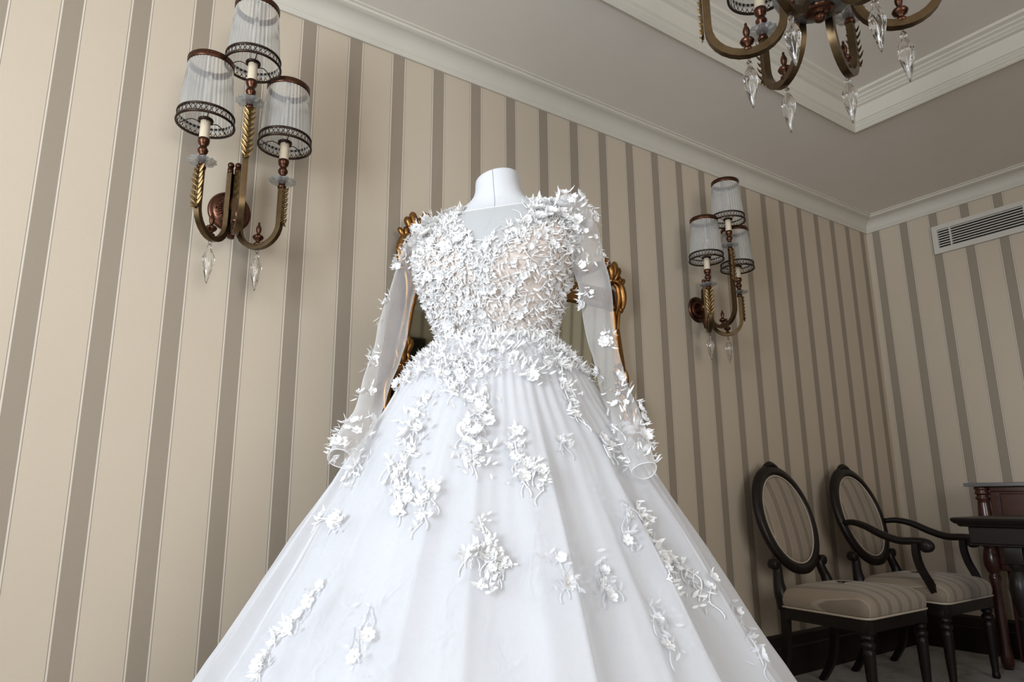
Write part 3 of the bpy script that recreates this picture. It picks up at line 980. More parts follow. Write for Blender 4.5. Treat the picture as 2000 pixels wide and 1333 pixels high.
def make_folds(n, seed, sharpn):
    r = random.Random(seed); F = []
    for k in range(n):
        F.append(((k + r.uniform(-.38, .38)) * 2 * pi / n, r.uniform(.45, 1.0), r.uniform(.30, .75) * 2 * pi / n, r.uniform(.2, 1.6), r.uniform(.0, .55)))
    def f(th, q):
        # q: 0 at the waist .. 1 at the hem
        s_ = 0.0
        for (c_, a_, w_, sk_, q0) in F:
            d_ = (th - c_ + pi) % (2 * pi) - pi
            if abs(d_) > w_ * 4: continue
            g = max(0.0, min(1.0, (q - q0 * .5) * 3 + .4))
            w2 = w_ * (sk_ if d_ > 0 else 1.0)
            s_ += a_ * g * math.exp(-(abs(d_) / w2) ** sharpn)
        return s_
    tab = [f(2 * pi * k / 400, 1.0) for k in range(400)]
    lo, hi = min(tab), max(tab)
    return lambda th, q: (f(th, q) - lo) / (hi - lo) - 1.0


def skirt_r(z): return smooth_tab(SK, z)[0]


fold_a = make_folds(34, 3, 1.15); fold_b = make_folds(40, 8, 1.1); fold_c = make_folds(30, 21, 1.5)


def skirt_pt(th, z, layer=2, off=0.0):
    q = (1.192 - z) / 1.192; r = skirt_r(z) + .026 * min(1, q * 1.7)
    if layer == 0: k = r - .085 * min(1, q * 2.6) - .006 + .045 * fold_c(th, q) * min(1, q * 2.2)
    elif layer == 1: k = r - .066 * min(1, q * 2.6) - .003 + .030 * fold_b(th, q) * min(1, q * 2.4)
    else: k = r + .066 * fold_a(th, q) * min(1, q * 2.6) + .0032 * sin(74 * th + 2 * sin(5 * th)) * math.exp(-q * 5) * min(1, q * 40)
    k += off
    return Vector((k * cos(th), k * sin(th), z))


def skirt_mesh(name, layer, m, seg, nz, ztop=1.192):
    b = BM(); prev = None
    tab = [[fold for fold in ()]]
    for k in range(nz + 1):
        q = (k / nz) ** 1.15
        z = ztop - q * (ztop - .012)
        ring = [b.verts.new(skirt_pt(2 * pi * i / seg, z, layer)) for i in range(seg)]
        if prev:
            for i in range(seg): b.faces.new((prev[i], ring[i], ring[(i + 1) % seg], prev[(i + 1) % seg]))
        prev = ring
    return obj(name, b, m, dress)


lin = skirt_mesh('skirt_lining', 0, M['satin'], 300, 30); lin['label'] = 'opaque white underskirt'
tl1 = skirt_mesh('tulle_underlayer', 1, M['tulle'], 340, 34)
tl2 = skirt_mesh('tulle_overskirt', 2, M['tulle'], 560, 36); tl2['label'] = 'outer sheer white net layer in soft folds'

# lace pieces ----------------------------------------------------------
def flower_mesh(name, n, R, cup, center=True, wide=1.0):
    b = BM()
    for k in range(n):
        a = 2 * pi * k / n
        d = Vector((cos(a), sin(a), 0)); s_ = Vector((-sin(a), cos(a), 0))
        rows = []
        for q, w in ((.08, .12), (.4, .36), (.72, .46), (.92, .32), (1.0, .10)):
            w *= wide * 5.0 / n
            c_ = d * R * q + Vector((0, 0, R * cup * q * q))
            rows.append([b.verts.new(c_ - s_ * R * w + Vector((0, 0, R * .13 * w * 2))), b.verts.new(c_ - Vector((0, 0, R * .05))), b.verts.new(c_ + s_ * R * w + Vector((0, 0, R * .13 * w * 2)))])
        for r0, r1 in zip(rows, rows[1:]):
            b.faces.new((r0[0], r0[1], r1[1], r1[0])); b.faces.new((r0[1], r0[2], r1[2], r1[1]))
    if center: ell(b, (0, 0, R * .12), R * .16, R * .16, R * .14, 8, 5)
    me = bpy.data.meshes.new(name); b.to_mesh(me); b.free(); me.materials.append(M['lace'])
    for p in me.polygons: p.use_smooth = True
    return me


def leafpiece_mesh(name, L, W, curl):
    b = BM(); leaf_bm(b, (0, 0, 0), (1, 0, 0.15), (0, 0, 1), L, W, curl)
    me = bpy.data.meshes.new(name); b.to_mesh(me); b.free(); me.materials.append(M['lace'])
    for p in me.polygons: p.use_smooth = True
    return me


FL = [flower_mesh('lace_flower', 5, .0125, .45), flower_mesh('lace_flower', 6, .0150, .25, wide=.9), flower_mesh('lace_flower', 5, .0105, .7), flower_mesh('lace_flower', 8, .0165, .5, wide=1.1)]
LF = [leafpiece_mesh('lace_leaf', .026, .0085, .45), leafpiece_mesh('lace_leaf', .020, .0085, .6), leafpiece_mesh('lace_leaf', .034, .0075, .35)]


def frame_at(p, n, ang):
    n = n.normalized(); a = Vector((0, 0, 1)) if abs(n.z) < .95 else Vector((1, 0, 0))
    u = (a - n * a.dot(n)).normalized(); v = n.cross(u)
    x = u * cos(ang) + v * sin(ang); y = n.cross(x)
    return Matrix(((x.x, y.x, n.x, p.x), (x.y, y.y, n.y, p.y), (x.z, y.z, n.z, p.z), (0, 0, 0, 1)))


def place(name, me, parent, p, n, ang, s=1.0, tilt=0.0):
    o = bpy.data.objects.new(name, me); C.objects.link(o); o.parent = parent
    o.matrix_local = frame_at(p, n, ang) @ Matrix.Rotation(tilt, 4, 'Y') @ Matrix.Scale(s, 4)
    return o


class Bits:
    """collects many tiny leaves, petals and threads into one mesh"""
    def __init__(self): self.v = []; self.f = []
    def add_mesh(self, me, mat):
        o = len(self.v)
        self.v += [tuple(mat @ x.co) for x in me.vertices]
        self.f += [tuple(o + i for i in p.vertices) for p in me.polygons]
    def build(self, name, m, parent):
        me = bpy.data.meshes.new(name); me.from_pydata(self.v, [], self.f); me.update(); me.materials.append(m)
        for p in me.polygons: p.use_smooth = True
        o = bpy.data.objects.new(name, me); C.objects.link(o); o.parent = parent
        return o


def tmp_tube_mesh(pts, r, n=5):
    b = BM(); tube(b, pts, r, n); me = bpy.data.meshes.new('tmp'); b.to_mesh(me); b.free(); return me


rng = random.Random(5)
bits = Bits()
I4 = Matrix.Identity(4)


def vine(surf, nrm, u0, v0, steps, du, dv, curl, r=.0016):
    """thread wandering over a surface in its two coordinates"""
    pts = []; u, v = u0, v0; a = rng.uniform(0, 2 * pi); k_ = rng.uniform(-curl, curl)
    for _ in range(steps):
        p = surf(u, v); n = nrm(u, v)
        pts.append(p + n * .003)
        u += du * cos(a); v += dv * sin(a); a += k_
    return pts


bsurf = lambda u, v: torso_pt(u, v, .0065)
# dense lace over the bodice: leaves, petals, small flowers and threads
def lace_ok(th, z):
    return z < v_line(th) + rng.uniform(-.008, .014)


cnt = 0
while cnt < 6500:
    th = rng.uniform(0, 2 * pi); z = rng.uniform(1.165, 1.53)
    if not lace_ok(th, z): continue
    right = cos(th) > .25
    if right and z < 1.43 and rng.random() < .5: continue
    if sin(th) > .3 and rng.random() < .5: continue
    p = bsurf(th, z); n = torso_nrm(th, z)
    m = rng.choice(LF + FL[:1] + LF)
    s_ = rng.uniform(.32, .66)
    bits.add_mesh(m, frame_at(p, n, rng.uniform(0, 2 * pi)) @ Matrix.Rotation(rng.uniform(-.38, .08), 4, 'Y') @ Matrix.Scale(s_, 4))
    cnt += 1
for k in range(420):
    th = rng.uniform(0, 2 * pi); z = rng.uniform(1.18, 1.50)
    if not lace_ok(th, z): continue
    pts = vine(bsurf, torso_nrm, th, z, 9, .045, .0065, .45)
    pts = [p for p in pts if 1.165 < p.z < v_line(math.atan2(p.y, p.x)) + .004]
    if len(pts) < 4: continue
    bits.add_mesh(tmp_tube_mesh(pts, rng.uniform(.0006, .0013)), I4)
lc = bits.build('lace_fabric', M['lace'], bod); lc['kind'] = 'stuff'
n_ = 0
while n_ < 190:
    th = rng.uniform(-pi * 1.15, pi * .15); z = rng.uniform(1.17, 1.53)
    if not lace_ok(th, z): continue
    if cos(th) > .35 and z < 1.42 and rng.random() < .5: continue
    p = bsurf(th, z); n = torso_nrm(th, z)
    place('lace_flower', rng.choice(FL), bod, p + n * .004, n + Vector((rng.uniform(-.5, .5), rng.uniform(-.5, .5), rng.uniform(-.6, .3))), rng.uniform(0, 6.3), rng.uniform(.5, .85))
    n_ += 1

# shoulder clusters: stiff leaves and blossoms standing off the shoulder
for sx in (-1, 1):
    for k in range(46):
        th = rng.uniform(-.9, .45); z = rng.uniform(1.43, 1.518)
        th2 = th if sx > 0 else pi - th
        p = bsurf(th2, z); n = torso_nrm(th2, z) + Vector((0, 0, rng.uniform(.1, .9)))
        if rng.random() < .45:
            place('lace_flower', rng.choice(FL), bod, p + n.normalized() * rng.uniform(.006, .016), n, rng.uniform(0, 6.3), rng.uniform(.85, 1.35))
        else:
            place('lace_leaf', rng.choice(LF), bod, p + n.normalized() * rng.uniform(.004, .010), n, rng.uniform(0, 6.3), rng.uniform(.7, 1.15), rng.uniform(-1.0, -.3) * (1.0 if sx > 0 else .45))

# waist: lace edging that runs from the bodice down over the skirt in points
def skirt_nrm(th, z):
    e = .01
    r1, r0 = skirt_r(z - e), skirt_r(min(1.192, z + e))
    s_ = (r1 - r0) / (2 * e)
    return Vector((cos(th), sin(th), s_)).normalized()


bits = Bits(); n_ = 0
def waist_drop(th):
    # lower on the wearer's right (photo left) and at the front
    return 1.128 - .034 * max(0, sin(-th + .5)) - .030 * max(0, math.cos(th - radians(235))) + .014 * sin(9 * th) + .008 * sin(17 * th + 1)


while n_ < 1900:
    th = rng.uniform(0, 2 * pi); z = rng.uniform(1.05, 1.195)
    if z < waist_drop(th) + rng.uniform(-.006, .012): continue
    p = skirt_pt(th, min(z, 1.19), 2, .003); n = skirt_nrm(th, z)
    bits.add_mesh(rng.choice(LF), frame_at(p, n, rng.uniform(0, 6.3)) @ Matrix.Rotation(rng.uniform(-.45, .0), 4, 'Y') @ Matrix.Scale(rng.uniform(.35, .72), 4))
    n_ += 1
ws = bits.build('waist_lace', M['lace'], dress); ws['kind'] = 'stuff'
wl = BM(); tube(wl, [skirt_pt(2 * pi * i / 80, 1.188, 2, .002) for i in range(80)], .0035, 6, closed=True)
wl = obj('waist_seam', wl, M['lace'], dress)
n_ = 0
while n_ < 80:
    th = rng.uniform(-pi * 1.1, pi * .1); z = rng.uniform(1.07, 1.192)
    if z < waist_drop(th): continue
    p = skirt_pt(th, min(z, 1.19), 2, .006); n = skirt_nrm(th, z)
    place('lace_flower', rng.choice(FL), wl, p, n + Vector((rng.uniform(-.4, .4), rng.uniform(-.4, .4), rng.uniform(-.4, .4))), rng.uniform(0, 6.3), rng.uniform(.5, .9))
    n_ += 1


# sprays of lace on the skirt: a wandering stem with flowers and leaves (angle, height) control points
def spray(pts, nf, width, dense=1.0, soft=False, label=None, layer=2):
    P = spline([(a, z, 0) for a, z in pts], 8)
    b = BM()
    W = [skirt_pt(q.x, q.y, layer, .004) for q in P]
    tube(b, W, .0016, 5)
    for k in range(int(len(P) * 2.2 * dense)):
        q = P[rng.randrange(len(P))]
        dth = rng.gauss(0, width) / skirt_r(q.y); z = q.y + rng.gauss(0, width * .7)
        p = skirt_pt(q.x + dth, z, layer, .003); n = skirt_nrm(q.x, z)
        m = frame_at(p, n, rng.uniform(0, 6.3)) @ Matrix.Rotation(rng.uniform(-.6, -.05), 4, 'Y')
        L_ = rng.uniform(.009, .019)
        leaf_bm(b, m @ Vector((0, 0, 0)), m.to_3x3() @ Vector((1, 0, .1)), m.to_3x3() @ Vector((0, 0, 1)), L_, L_ * .42, .35)
    for k in range(int(5 * dense)):
        q = P[rng.randrange(len(P))]
        sg = rng.choice((-1, 1)); sl = rng.uniform(.4, 1.2); x0_ = rng.gauss(0, width * .5)
        s2 = [skirt_pt(q.x + (x0_ + sg * sl * dd * .006) / skirt_r(q.y), q.y - .0045 * j, layer, .004) for j, dd in enumerate([0, .8, 1.5, 2.2, 2.6, 2.7, 2.4])]
        tube(b, s2, .0012, 5)
    o = obj('lace_spray', b, M['lace_soft' if soft else 'lace'], dress)
    if label: o['label'] = label
    for k in range(nf):
        q = P[int((k + rng.random()) / nf * (len(P) - 1))]
        dth = rng.gauss(0, width * .8) / skirt_r(q.y); z = q.y + rng.gauss(0, width * .4)
        n = skirt_nrm(q.x, z)
        place('lace_flower', rng.choice(FL), o, skirt_pt(q.x + dth, z, layer, .006), n + Vector((rng.uniform(-.4, .4), rng.uniform(-.4, .4), rng.uniform(-.3, .3))), rng.uniform(0, 6.3), rng.uniform(.5, .92))
    return o



SPRAYS = [
    ([(-1.402, 1.062), (-1.365, 1.013), (-1.363, 0.954), (-1.335, 0.909)], 14, 0.017, dict(dense=3, soft=False)),
    ([(-1.865, 1.048), (-1.814, 0.999), (-1.749, 0.949), (-1.727, 0.902), (-1.659, 0.859)], 9, 0.018, dict(dense=1.6, soft=False)),
    ([(-1.575, 1.139), (-1.562, 1.097), (-1.561, 1.047)], 8, 0.014, dict(dense=1.8, soft=False)),
    ([(-1.123, 0.978), (-1.117, 0.935), (-1.079, 0.912), (-1.108, 0.878)], 5, 0.01, dict(dense=1.2, soft=False)),
    ([(-1.091, 0.912), (-1.012, 0.895), (-1.014, 0.865)], 3, 0.008, dict(dense=1, soft=False)),
    ([(-0.524, 1.14), (-0.618, 1.073), (-0.636, 1.029), (-0.653, 1.002)], 6, 0.014, dict(dense=1.2, soft=False)),
    ([(-0.483, 0.842), (-0.501, 0.804), (-0.499, 0.767), (-0.478, 0.738), (-0.536, 0.695)], 4, 0.01, dict(dense=1.2, soft=False)),
    ([(-0.476, 0.754), (-0.564, 0.741)], 4, 0.01, dict(dense=1, soft=False)),
    ([(-0.452, 0.749), (-0.361, 0.718), (-0.405, 0.681)], 3, 0.016, dict(dense=1, soft=False)),
    ([(-1.301, 0.826), (-1.272, 0.795), (-1.261, 0.774)], 0, 0.005, dict(dense=0.8, soft=False)),
    ([(-1.266, 0.788), (-1.314, 0.774), (-1.344, 0.763)], 2, 0.006, dict(dense=1, soft=False)),
    ([(-1.252, 0.774), (-1.243, 0.752), (-1.25, 0.722)], 4, 0.01, dict(dense=1.5, soft=False)),
    ([(-1.247, 0.772), (-1.209, 0.759), (-1.184, 0.749)], 3, 0.006, dict(dense=1, soft=False)),
    ([(-2.255, 0.823), (-2.06, 0.818), (-1.992, 0.808)], 3, 0.01, dict(dense=1, soft=False)),
    ([(-1.926, 0.719), (-1.961, 0.692), (-1.983, 0.658)], 4, 0.012, dict(dense=0.8, soft=True)),
    ([(-1.99, 0.654), (-2.055, 0.633), (-2.015, 0.604), (-2.017, 0.587)], 5, 0.012, dict(dense=1, soft=False)),
    ([(-0.808, 0.754), (-0.812, 0.719), (-0.811, 0.698)], 3, 0.01, dict(dense=1, soft=True)),
    ([(-0.586, 0.843), (-0.623, 0.805), (-0.653, 0.766)], 2, 0.008, dict(dense=0.8, soft=True)),
    ([(-1.527, 0.879), (-1.543, 0.854), (-1.538, 0.818)], 4, 0.012, dict(dense=1, soft=False)),
    ([(-0.672, 0.686), (-0.664, 0.658), (-0.655, 0.625)], 2, 0.01, dict(dense=0.8, soft=True)),
    ([(-0.5, 0.959), (-0.512, 0.939)], 3, 0.012, dict(dense=0.8, soft=False)),
    ([(-0.811, 0.965), (-0.863, 0.936)], 2, 0.008, dict(dense=0.7, soft=True)),
    ([(-2.111, 0.926), (-2.155, 0.888)], 4, 0.012, dict(dense=1.2, soft=False)),
    ([(-1.663, 0.694), (-1.664, 0.655), (-1.621, 0.625)], 2, 0.014, dict(dense=0.6, soft=True)),
    ([(-1.011, 0.772), (-0.997, 0.743), (-1.0, 0.719)], 2, 0.01, dict(dense=0.7, soft=True)),
    ([(-0.246, 0.672), (-0.306, 0.629), (-0.327, 0.586)], 2, 0.012, dict(dense=0.7, soft=True)),
    ([(-1.802, 0.921), (-1.695, 0.867), (-1.66, 0.826)], 5, 0.016, dict(dense=1, soft=False)),
    ([(-0.518, 0.969), (-0.449, 0.945)], 2, 0.008, dict(dense=0.7, soft=True)),
]
for sp in SPRAYS: spray(*sp[:3], **sp[3])
# embroidery on the inner net layer, showing softly through the outer one
r7 = random.Random(70)
for k in range(20):
    a0 = radians(-160 + 150 * (k + r7.random()) / 20); z0 = r7.uniform(.50, .98)
    pts_ = [(a0, z0)]
    for q_ in range(4): pts_.append((pts_[-1][0] + r7.uniform(-.04, .05) / max(.2, skirt_r(z0)) * .5, pts_[-1][1] - r7.uniform(.02, .045)))
    spray(pts_, 0, .010, dense=.8, soft=True, layer=1)

# sleeves ---------------------------------------------------------------
def sleeve(path, label, seed, clusters):
    P = spline([p[:3] for p in path], 6); n = len(P)
    W = [interp([(k, path[k][3]) for k in range(len(path))], q * (len(path) - 1) / (n - 1))[0] for q in range(n)]
    b = BM(); prev = None; seg = 28; rings = []
    for i, p in enumerate(P):
        t_ = (P[min(i + 1, n - 1)] - P[max(i - 1, 0)]).normalized()
        u = Vector((1, 0, 0)); u = (u - t_ * u.dot(t_)).normalized(); v = t_.cross(u)
        ring = []
        for k in range(seg):
            a = 2 * pi * k / seg
            wr = 1 + .06 * sin(3 * a + i * .5 + seed) + .05 * noise.noise(Vector((cos(a) * 2, sin(a) * 2, i * .35 + seed * 9)))
            ring.append(b.verts.new(p + (u * cos(a) + v * sin(a) * .92) * W[i] * wr))
        rings.append([(q.co.copy(), (q.co - p).normalized()) for q in ring])
        if prev:
            for k in range(seg): b.faces.new((prev[k], prev[(k + 1) % seg], ring[(k + 1) % seg], ring[k]))
        prev = ring
    o = obj('sleeve', b, M['tulle_sleeve'], dress); o['label'] = label
    r = random.Random(seed)
    bt = Bits()
    for (i0, i1, k0, k1, nf, nl) in clusters:
        for q in range(nf):
            i = int((i0 + (i1 - i0) * r.random()) * (n - 1)); k = int((k0 + (k1 - k0) * r.random()) / 360 * seg) % seg
            p, nn = rings[i][k]
            place('lace_flower', r.choice(FL), o, p + nn * .003, nn + Vector((r.uniform(-.3, .3), r.uniform(-.3, .3), r.uniform(-.3, .3))), r.uniform(0, 6.3), r.uniform(.5, .9))
        for q in range(nl):
            i = int((i0 + (i1 - i0) * r.random()) * (n - 1)); k = int((k0 + (k1 - k0) * r.random()) / 360 * seg) % seg
            p, nn = rings[i][k]
            bt.add_mesh(r.choice(LF), frame_at(p + nn * .002, nn, r.uniform(0, 6.3)) @ Matrix.Rotation(r.uniform(-.6, -.05), 4, 'Y') @ Matrix.Scale(r.uniform(.35, .7), 4))
    ob = bt.build('sleeve_lace', M['lace'], o); ob['kind'] = 'stuff'
    bb = BM(); tube(bb, [x[0] for x in rings[-1]], .0008, 5, closed=True); obj('cuff_edge', bb, M['lace'], o)
    return o


LEFT = [(-.150, .0, 1.508, .030), (-.176, .0, 1.484, .036), (-.222, .0, 1.422, .033), (-.243, -.009, 1.339, .031), (-.250, -.035, 1.241, .036), (-.254, -.063, 1.165, .034), (-.258, -.094, 1.093, .031),
        (-.237, -.166, 1.028, .028), (-.203, -.267, .972, .028), (-.200, -.309, .928, .028)]
RIGHT = [(.150, .0, 1.510, .030), (.183, .0, 1.490, .041), (.209, .0, 1.409, .040), (.228, .0, 1.326, .035), (.235, .0, 1.251, .034), (.250, -.009, 1.159, .028), (.261, -.009, 1.103, .029), (.284, -.036, 1.039, .030),
         (.317, -.112, .971, .028), (.345, -.168, .901, .023)]
sleeve(LEFT, 'sheer left-hand sleeve resting on the skirt', 2, [(.0, .16, 0, 360, 14, 120), (.10, .27, 60, 200, 9, 60), (.36, .44, 110, 190, 3, 14), (.54, .62, 80, 170, 3, 16), (.70, .76, 60, 150, 3, 14), (.84, 1.0, 0, 360, 12, 90)])
sleeve(RIGHT, 'sheer right-hand sleeve hanging clear of the waist', 4, [(.0, .17, 0, 360, 18, 160), (.10, .34, 20, 120, 8, 50), (.36, .43, 90, 170, 5, 20), (.51, .56, 40, 90, 4, 14), (.62, .66, 130, 170, 2, 10), (.68, .80, 30, 150, 4, 24), (.80, 1.0, 0, 360, 16, 130)])

# ------------------------------------------------------------------ chairs (local: y+ is the back, seat front at y=-.42)
def oval_back(parent, tilt0=(0, .0)):
    pass


def chair(label, loc, arms, rz=0.0):
    t = thing('oval_back_armchair' if arms else 'oval_back_chair', label, 'chair', loc, rz)
    # seat cushion: domed trapezoid
    def outline(z_in):
        fw, bw = .247 - z_in, .205 - z_in
        yf, yb = -.430 + z_in, .0 - z_in
        pts = []
        cor = [(-bw, yb), (bw, yb), (fw, yf), (-fw, yf)]
        rr = .045
        for i, (x, y) in enumerate(cor):
            px, py = cor[i - 1]; nx, ny = cor[(i + 1) % 4]
            a = (Vector((px, py)) - Vector((x, y))).normalized() * rr; c_ = (Vector((nx, ny)) - Vector((x, y))).normalized() * rr
            for q in range(6):
                s_ = q / 5
                p = (Vector((x, y)) + a) * (1 - s_) ** 2 + 2 * Vector((x, y)) * s_ * (1 - s_) + (Vector((x, y)) + c_) * s_ ** 2
                pts.append((p.x, p.y))
        return pts
    b = BM(); prev = None
    for z, i in ((.372, .004), (.385, -.002), (.405, -.004), (.425, .0), (.442, .012), (.456, .035), (.466, .07), (.473, .11), (.477, .15), (.478, .19)):
        ring = [b.verts.new((x, y, z)) for x, y in outline(i)]
        if prev:
            for k in range(len(ring)): b.faces.new((prev[k], prev[(k + 1) % len(ring)], ring[(k + 1) % len(ring)], ring[k]))
        else: b.faces.new(ring[::-1])
        prev = ring
    b.faces.new(prev)
    seat = obj('seat_cushion', b, M['upholstery_x'], t); seat['label'] = 'striped beige seat cushion'
    b = BM(); tube(b, [(x, y, .374) for x, y in outline(-.002)], .0045, 6, closed=True)
    obj('piping', b, M['piping'], seat)
    # seat rail
    b = BM(); prev = None
    o1 = outline(.004); o2 = outline(.03)
    rings = [[b.verts.new((x, y, z)) for x, y in o] for o, z in ((o1, .322), (o1, .371), (o2, .371), (o2, .322))]
    for k in range(4):
        a, c_ = rings[k], rings[(k + 1) % 4]
        for i in range(len(a)): b.faces.new((a[i], a[(i + 1) % len(a)], c_[(i + 1) % len(a)], c_[i]))
    sharp(obj('seat_rail', b, M['dark_wood'], t), 40)
    # front legs: square block, turned rings, tapering
    for sx in (-1, 1):
        b = BM()
        bevbox(b, -.024, .024, -.024, .024, .312, .371, .003)
        lathe(b, [(.019, .316), (.024, .308), (.026, .300), (.020, .294), (.018, .288), (.025, .282), (.028, .272), (.025, .262), (.019, .257), (.022, .250), (.024, .244), (.0235, .235), (.020, .12), (.0145, .03), (.016, .022), (.018, .012), (.015, 0)], 18)
        sharp(obj('leg', b, M['dark_wood'], t, loc=(sx * .212, -.397, 0)), 40)
    # rear legs sweep back; posts rise to the oval
    for sx in (-1, 1):
        b = BM()
        tube(b, spline([(sx * .186, -.02, .385), (sx * .186, -.018, .30), (sx * .186, -.010, .20), (sx * .186, .012, .10), (sx * .186, .052, .03), (sx * .186, .075, 0.0)], 5), [.0235 - .005 * (k / 25) for k in range(26)], 4, side=(1, 0, 0), phase=pi / 4)
        sharp(obj('leg', b, M['dark_wood'], t), 50)
        b = BM()
        tube(b, spline([(sx * .187, -.012, .36), (sx * .190, -.008, .42), (sx * .186, .002, .47), (sx * .172, .012, .515), (sx * .168, .018, .55)], 5), [.024, .025, .026, .027, .028, .029, .029, .028, .027, .025, .024, .023, .022, .022, .021, .021, .021, .021, .020, .020, .019], 8, side=(1, 0, 0))
        obj('back_post', b, M['dark_wood'], t)
        b = BM()
        mt = Matrix.Rotation(pi / 2, 4, 'X')
        lathe(b, [(.001, -.028), (.012, -.027), (.021, -.022), (.023, -.01), (.023, .012), (.020, .018), (.001, .019)], 20, mat=mt)
        obj('scroll_knob', b, M['dark_wood'], t, loc=(sx * .186, .016, .548))
    # oval frame, raked
    zc = .745
    rake = 0.265
    def bp(x, z, y=0.0): return Vector((x, .062 + (z - zc) * rake + y, z))
    b = BM(); N = 56
    pts = [bp(.193 * sin(2 * pi * k / N), zc + .226 * cos(2 * pi * k / N)) for k in range(N)]
    rg = []
    for k in range(N):
        a = 2 * pi * k / N
        cN = Vector((sin(a) / .193, 0, cos(a) / .226)).normalized(); cN = Vector((cN.x, cN.z * rake, cN.z)).normalized()
        up = Vector((1, 0, 0)).cross(Vector((0, rake, 1))).normalized()   # toward the front
        prof = [(-.025, .012), (-.020, -.014), (-.006, -.021), (.010, -.019), (.024, -.010), (.026, .006), (.018, .016), (-.012, .018)]
        rg.append([b.verts.new(pts[k] + cN * o + up * -q * -1.0 if False else pts[k] + cN * o + Vector((0, q, 0))) for o, q in prof])
    for k in range(N):
        a, c_ = rg[k], rg[(k + 1) % N]
        for i in range(8): b.faces.new((a[i], a[(i + 1) % 8], c_[(i + 1) % 8], c_[i]))
    obj('back_frame', b, M['dark_wood'], t)
    b = BM()
    tube(b, [bp(x, zc + .226 + .022 + h, -.002) for x, h in ((-.055, -.010), (-.035, .0), (-.015, .007), (0, .009), (.015, .007), (.035, .0), (.055, -.010))], [.008, .012, .015, .016, .015, .012, .008], 8)
    obj('crest', b, M['dark_wood'], t)
    b = BM(); prev = None
    rings = []
    for f, y in ((1.0, -.004), (.93, -.016), (.75, -.025), (.5, -.030), (.25, -.033)):
        ring = [b.verts.new(bp(.170 * f * sin(2 * pi * k / 40), zc + .203 * f * cos(2 * pi * k / 40), y)) for k in range(40)]
        if rings:
            for k in range(40): b.faces.new((rings[-1][k], rings[-1][(k + 1) % 40], ring[(k + 1) % 40], ring[k]))
        rings.append(ring)
    b.faces.new(rings[-1])
    bk = [b.verts.new(bp(.170 * sin(2 * pi * k / 40), zc + .203 * cos(2 * pi * k / 40), .012)) for k in range(40)]
    for k in range(40): b.faces.new((rings[0][k], bk[k], bk[(k + 1) % 40], rings[0][(k + 1) % 40]))
    b.faces.new(bk)
    bc = obj('back_cushion', b, M['upholstery_x'], t); bc['label'] = 'oval striped back pad'
    b = BM(); tube(b, [bp(.168 * sin(2 * pi * k / 48), zc + .201 * cos(2 * pi * k / 48), -.012) for k in range(48)], .0042, 6, closed=True)
    obj('piping', b, M['piping'], bc)
    if arms:
        for sx in (-1, 1):
            b = BM()
            P = spline([(sx * .196, .035, .712), (sx * .215, -.02, .716), (sx * .232, -.09, .700), (sx * .240, -.17, .664), (sx * .240, -.25, .640), (sx * .238, -.33, .640), (sx * .238, -.375, .636), (sx * .238, -.392, .618), (sx * .238, -.378, .604), (sx * .238, -.362, .612)], 6)
            n = len(P)
            tube(b, P, [.016 + .005 * sin(pi * min(1, k / n * 1.2)) for k in range(n)], 10, side=(1, 0, 0), asp=.85)
            a = obj('arm', b, M['dark_wood'], t)
            b = BM()
            lathe(b, [(.001, -.024), (.018, -.023), (.027, -.018), (.027, .018), (.018, .023), (.001, .024)], 20, mat=Matrix.Rotation(pi / 2, 4, 'Y'))
            obj('scroll_knob', b, M['dark_wood'], a, loc=(sx * .238, -.372, .618))
            b = BM()
            tube(b, spline([(sx * .240, -.325, .636), (sx * .241, -.322, .58), (sx * .240, -.335, .52), (sx * .236, -.362, .46), (sx * .228, -.385, .40), (sx * .226, -.39, .345)], 5), .0195, 4, side=(1, 0, 0), phase=pi / 4)
            sharp(obj('arm_post', b, M['dark_wood'], t), 50)
    return t


chair('dark oval-back side chair without arms, striped beige seat, beside the skirt', (3.037, 2.005, 0), False)
chair('dark oval-back armchair with scrolled arms and striped beige seat, in the room corner', (3.690, 2.005, 0), True)

# ------------------------------------------------------------------ side cabinet against the right wall and the desk before it
CX0, CX1, CY0, CY1 = 4.105, 4.405, 0.55, 1.690
t = thing('cabinet', 'mahogany console cabinet with turned columns and grey marble top against the side wall', 'cabinet', (CX0, CY1, 0))
Wc, Lc = CX1 - CX0, CY1 - CY0
b = BM(); bevbox(b, -.018, Wc, -Lc - .018, .018, .888, .908, .004); obj('marble_top', b, M['marble'], t, smooth=False)['label'] = 'grey marble top slab'
b = BM(); box(b, .040, Wc - .01, -Lc + .02, -.02, .47, .8875); obj('carcass', b, M['mahogany'], t, smooth=False)
b = BM()
for (a, c_, d, e) in ((-Lc + .06, -.085, .862, .886), (-Lc + .06, -.085, .47, .50)):
    bevbox(b, .022, .040, a, c_, d, e, .003, 1)
bevbox(b, .022, .040, -.115, -.085, .50, .862, .003, 1); bevbox(b, .022, .04, -Lc + .06, -Lc + .09, .50, .862, .003, 1)
obj('front_frame', b, M['mahogany'], t, smooth=False)
b = BM(); bevbox(b, .030, .040, -Lc + .10, -.125, .51, .852, .004, 1); obj('front_panel', b, M['mahogany'], t, smooth=False)
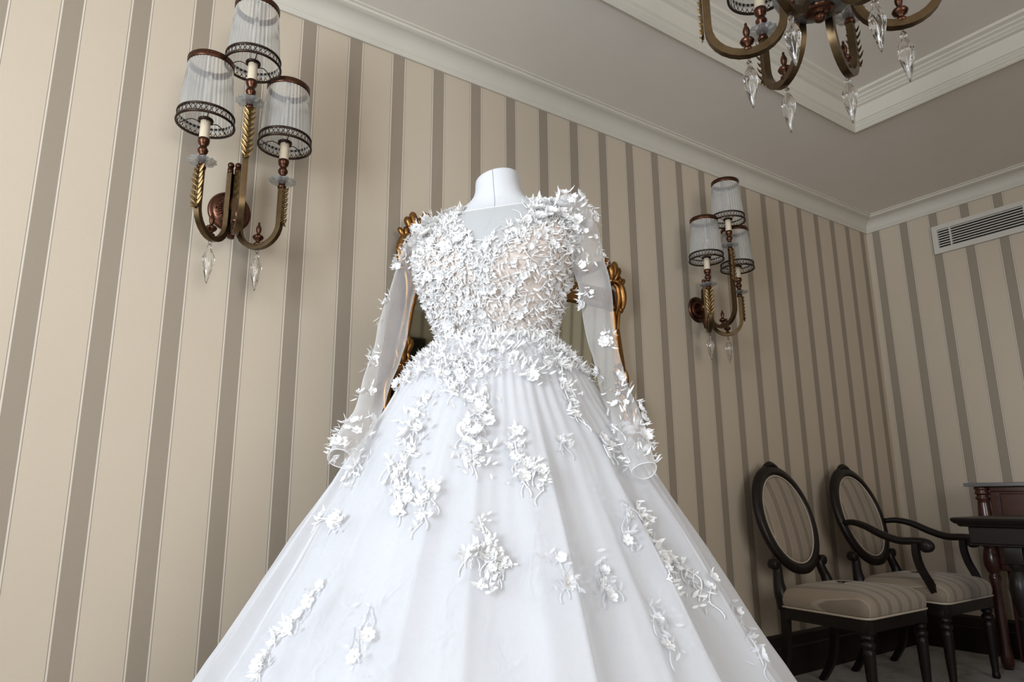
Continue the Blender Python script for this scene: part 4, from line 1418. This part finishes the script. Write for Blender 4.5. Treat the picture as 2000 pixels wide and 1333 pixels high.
for y in (-.045, -Lc + .045):
    b = BM()
    lathe(b, [(.034, .887), (.036, .876), (.030, .870), (.033, .862), (.036, .854), (.029, .846), (.025, .842), (.034, .834), (.035, .826), (.026, .818), (.029, .800), (.033, .74), (.034, .68), (.030, .62), (.028, .605), (.037, .598), (.037, .588), (.029, .580),
              (.035, .566), (.042, .53), (.041, .495), (.030, .465), (.020, .452), (.026, .444), (.028, .43), (.022, .40), (.026, .30), (.022, .12), (.028, .07), (.030, .03), (.02, 0)], 24)
    obj('column', b, M['mahogany'], t, loc=(.036, y, 0))
for y in (-.04, -Lc + .04):
    b = BM(); bevbox(b, Wc - .05, Wc - .01, y - .02, y + .02, 0, .47, .003, 1); obj('leg', b, M['mahogany'], t, smooth=False)

t = thing('writing_desk', 'dark wooden desk with moulded overhanging top in front of the armchair', 'desk', (3.40, 1.50, 0))
b = BM()
pr = [(0.0, .712), (.006, .716), (.008, .722), (.016, .726), (.024, .734), (.028, .742), (.024, .749), (.012, .752), (0.0, .752)]
xa, xb, ya, yb = .0, .50, -1.0, 0.0
pth = [(xa + .03, ya + .03), (xb - .03, ya + .03), (xb - .03, yb - .03), (xa + .03, yb - .03)]
rings = []
for q in range(4):
    sxn = (-1, 1, 1, -1)[q]; syn = (-1, -1, 1, 1)[q]
    rings.append([b.verts.new((pth[q][0] + sxn * o, pth[q][1] + syn * o, z)) for o, z in pr])
for q in range(4):
    a, c_ = rings[q], rings[(q + 1) % 4]
    for k in range(len(pr) - 1): b.faces.new((a[k], c_[k], c_[k + 1], a[k + 1]))
b.faces.new([r[-1] for r in rings]); b.faces.new([r[0] for r in rings][::-1])
sharp(obj('desk_top', b, M['dark_wood'], t), 30)
b = BM(); bevbox(b, .055, .445, -.95, -.050, .640, .7118, .004, 2); bevbox(b, .050, .45, -.955, -.045, .632, .642, .003, 1)
obj('apron', b, M['dark_wood'], t, smooth=False)
for x in (.11, .39):
    for y in (-.20, -.80):
        b = BM()
        bevbox(b, -.035, .035, -.035, .035, .56, .633, .004)
        lathe(b, [(.030, .562), (.036, .552), (.030, .542), (.026, .53), (.040, .50), (.046, .46), (.040, .41), (.028, .37), (.026, .35), (.034, .34), (.030, .33), (.034, .20), (.026, .07), (.034, .05), (.036, .03), (.028, .0)], 22)
        sharp(obj('leg', b, M['dark_wood'], t, loc=(x, y, 0)), 40)
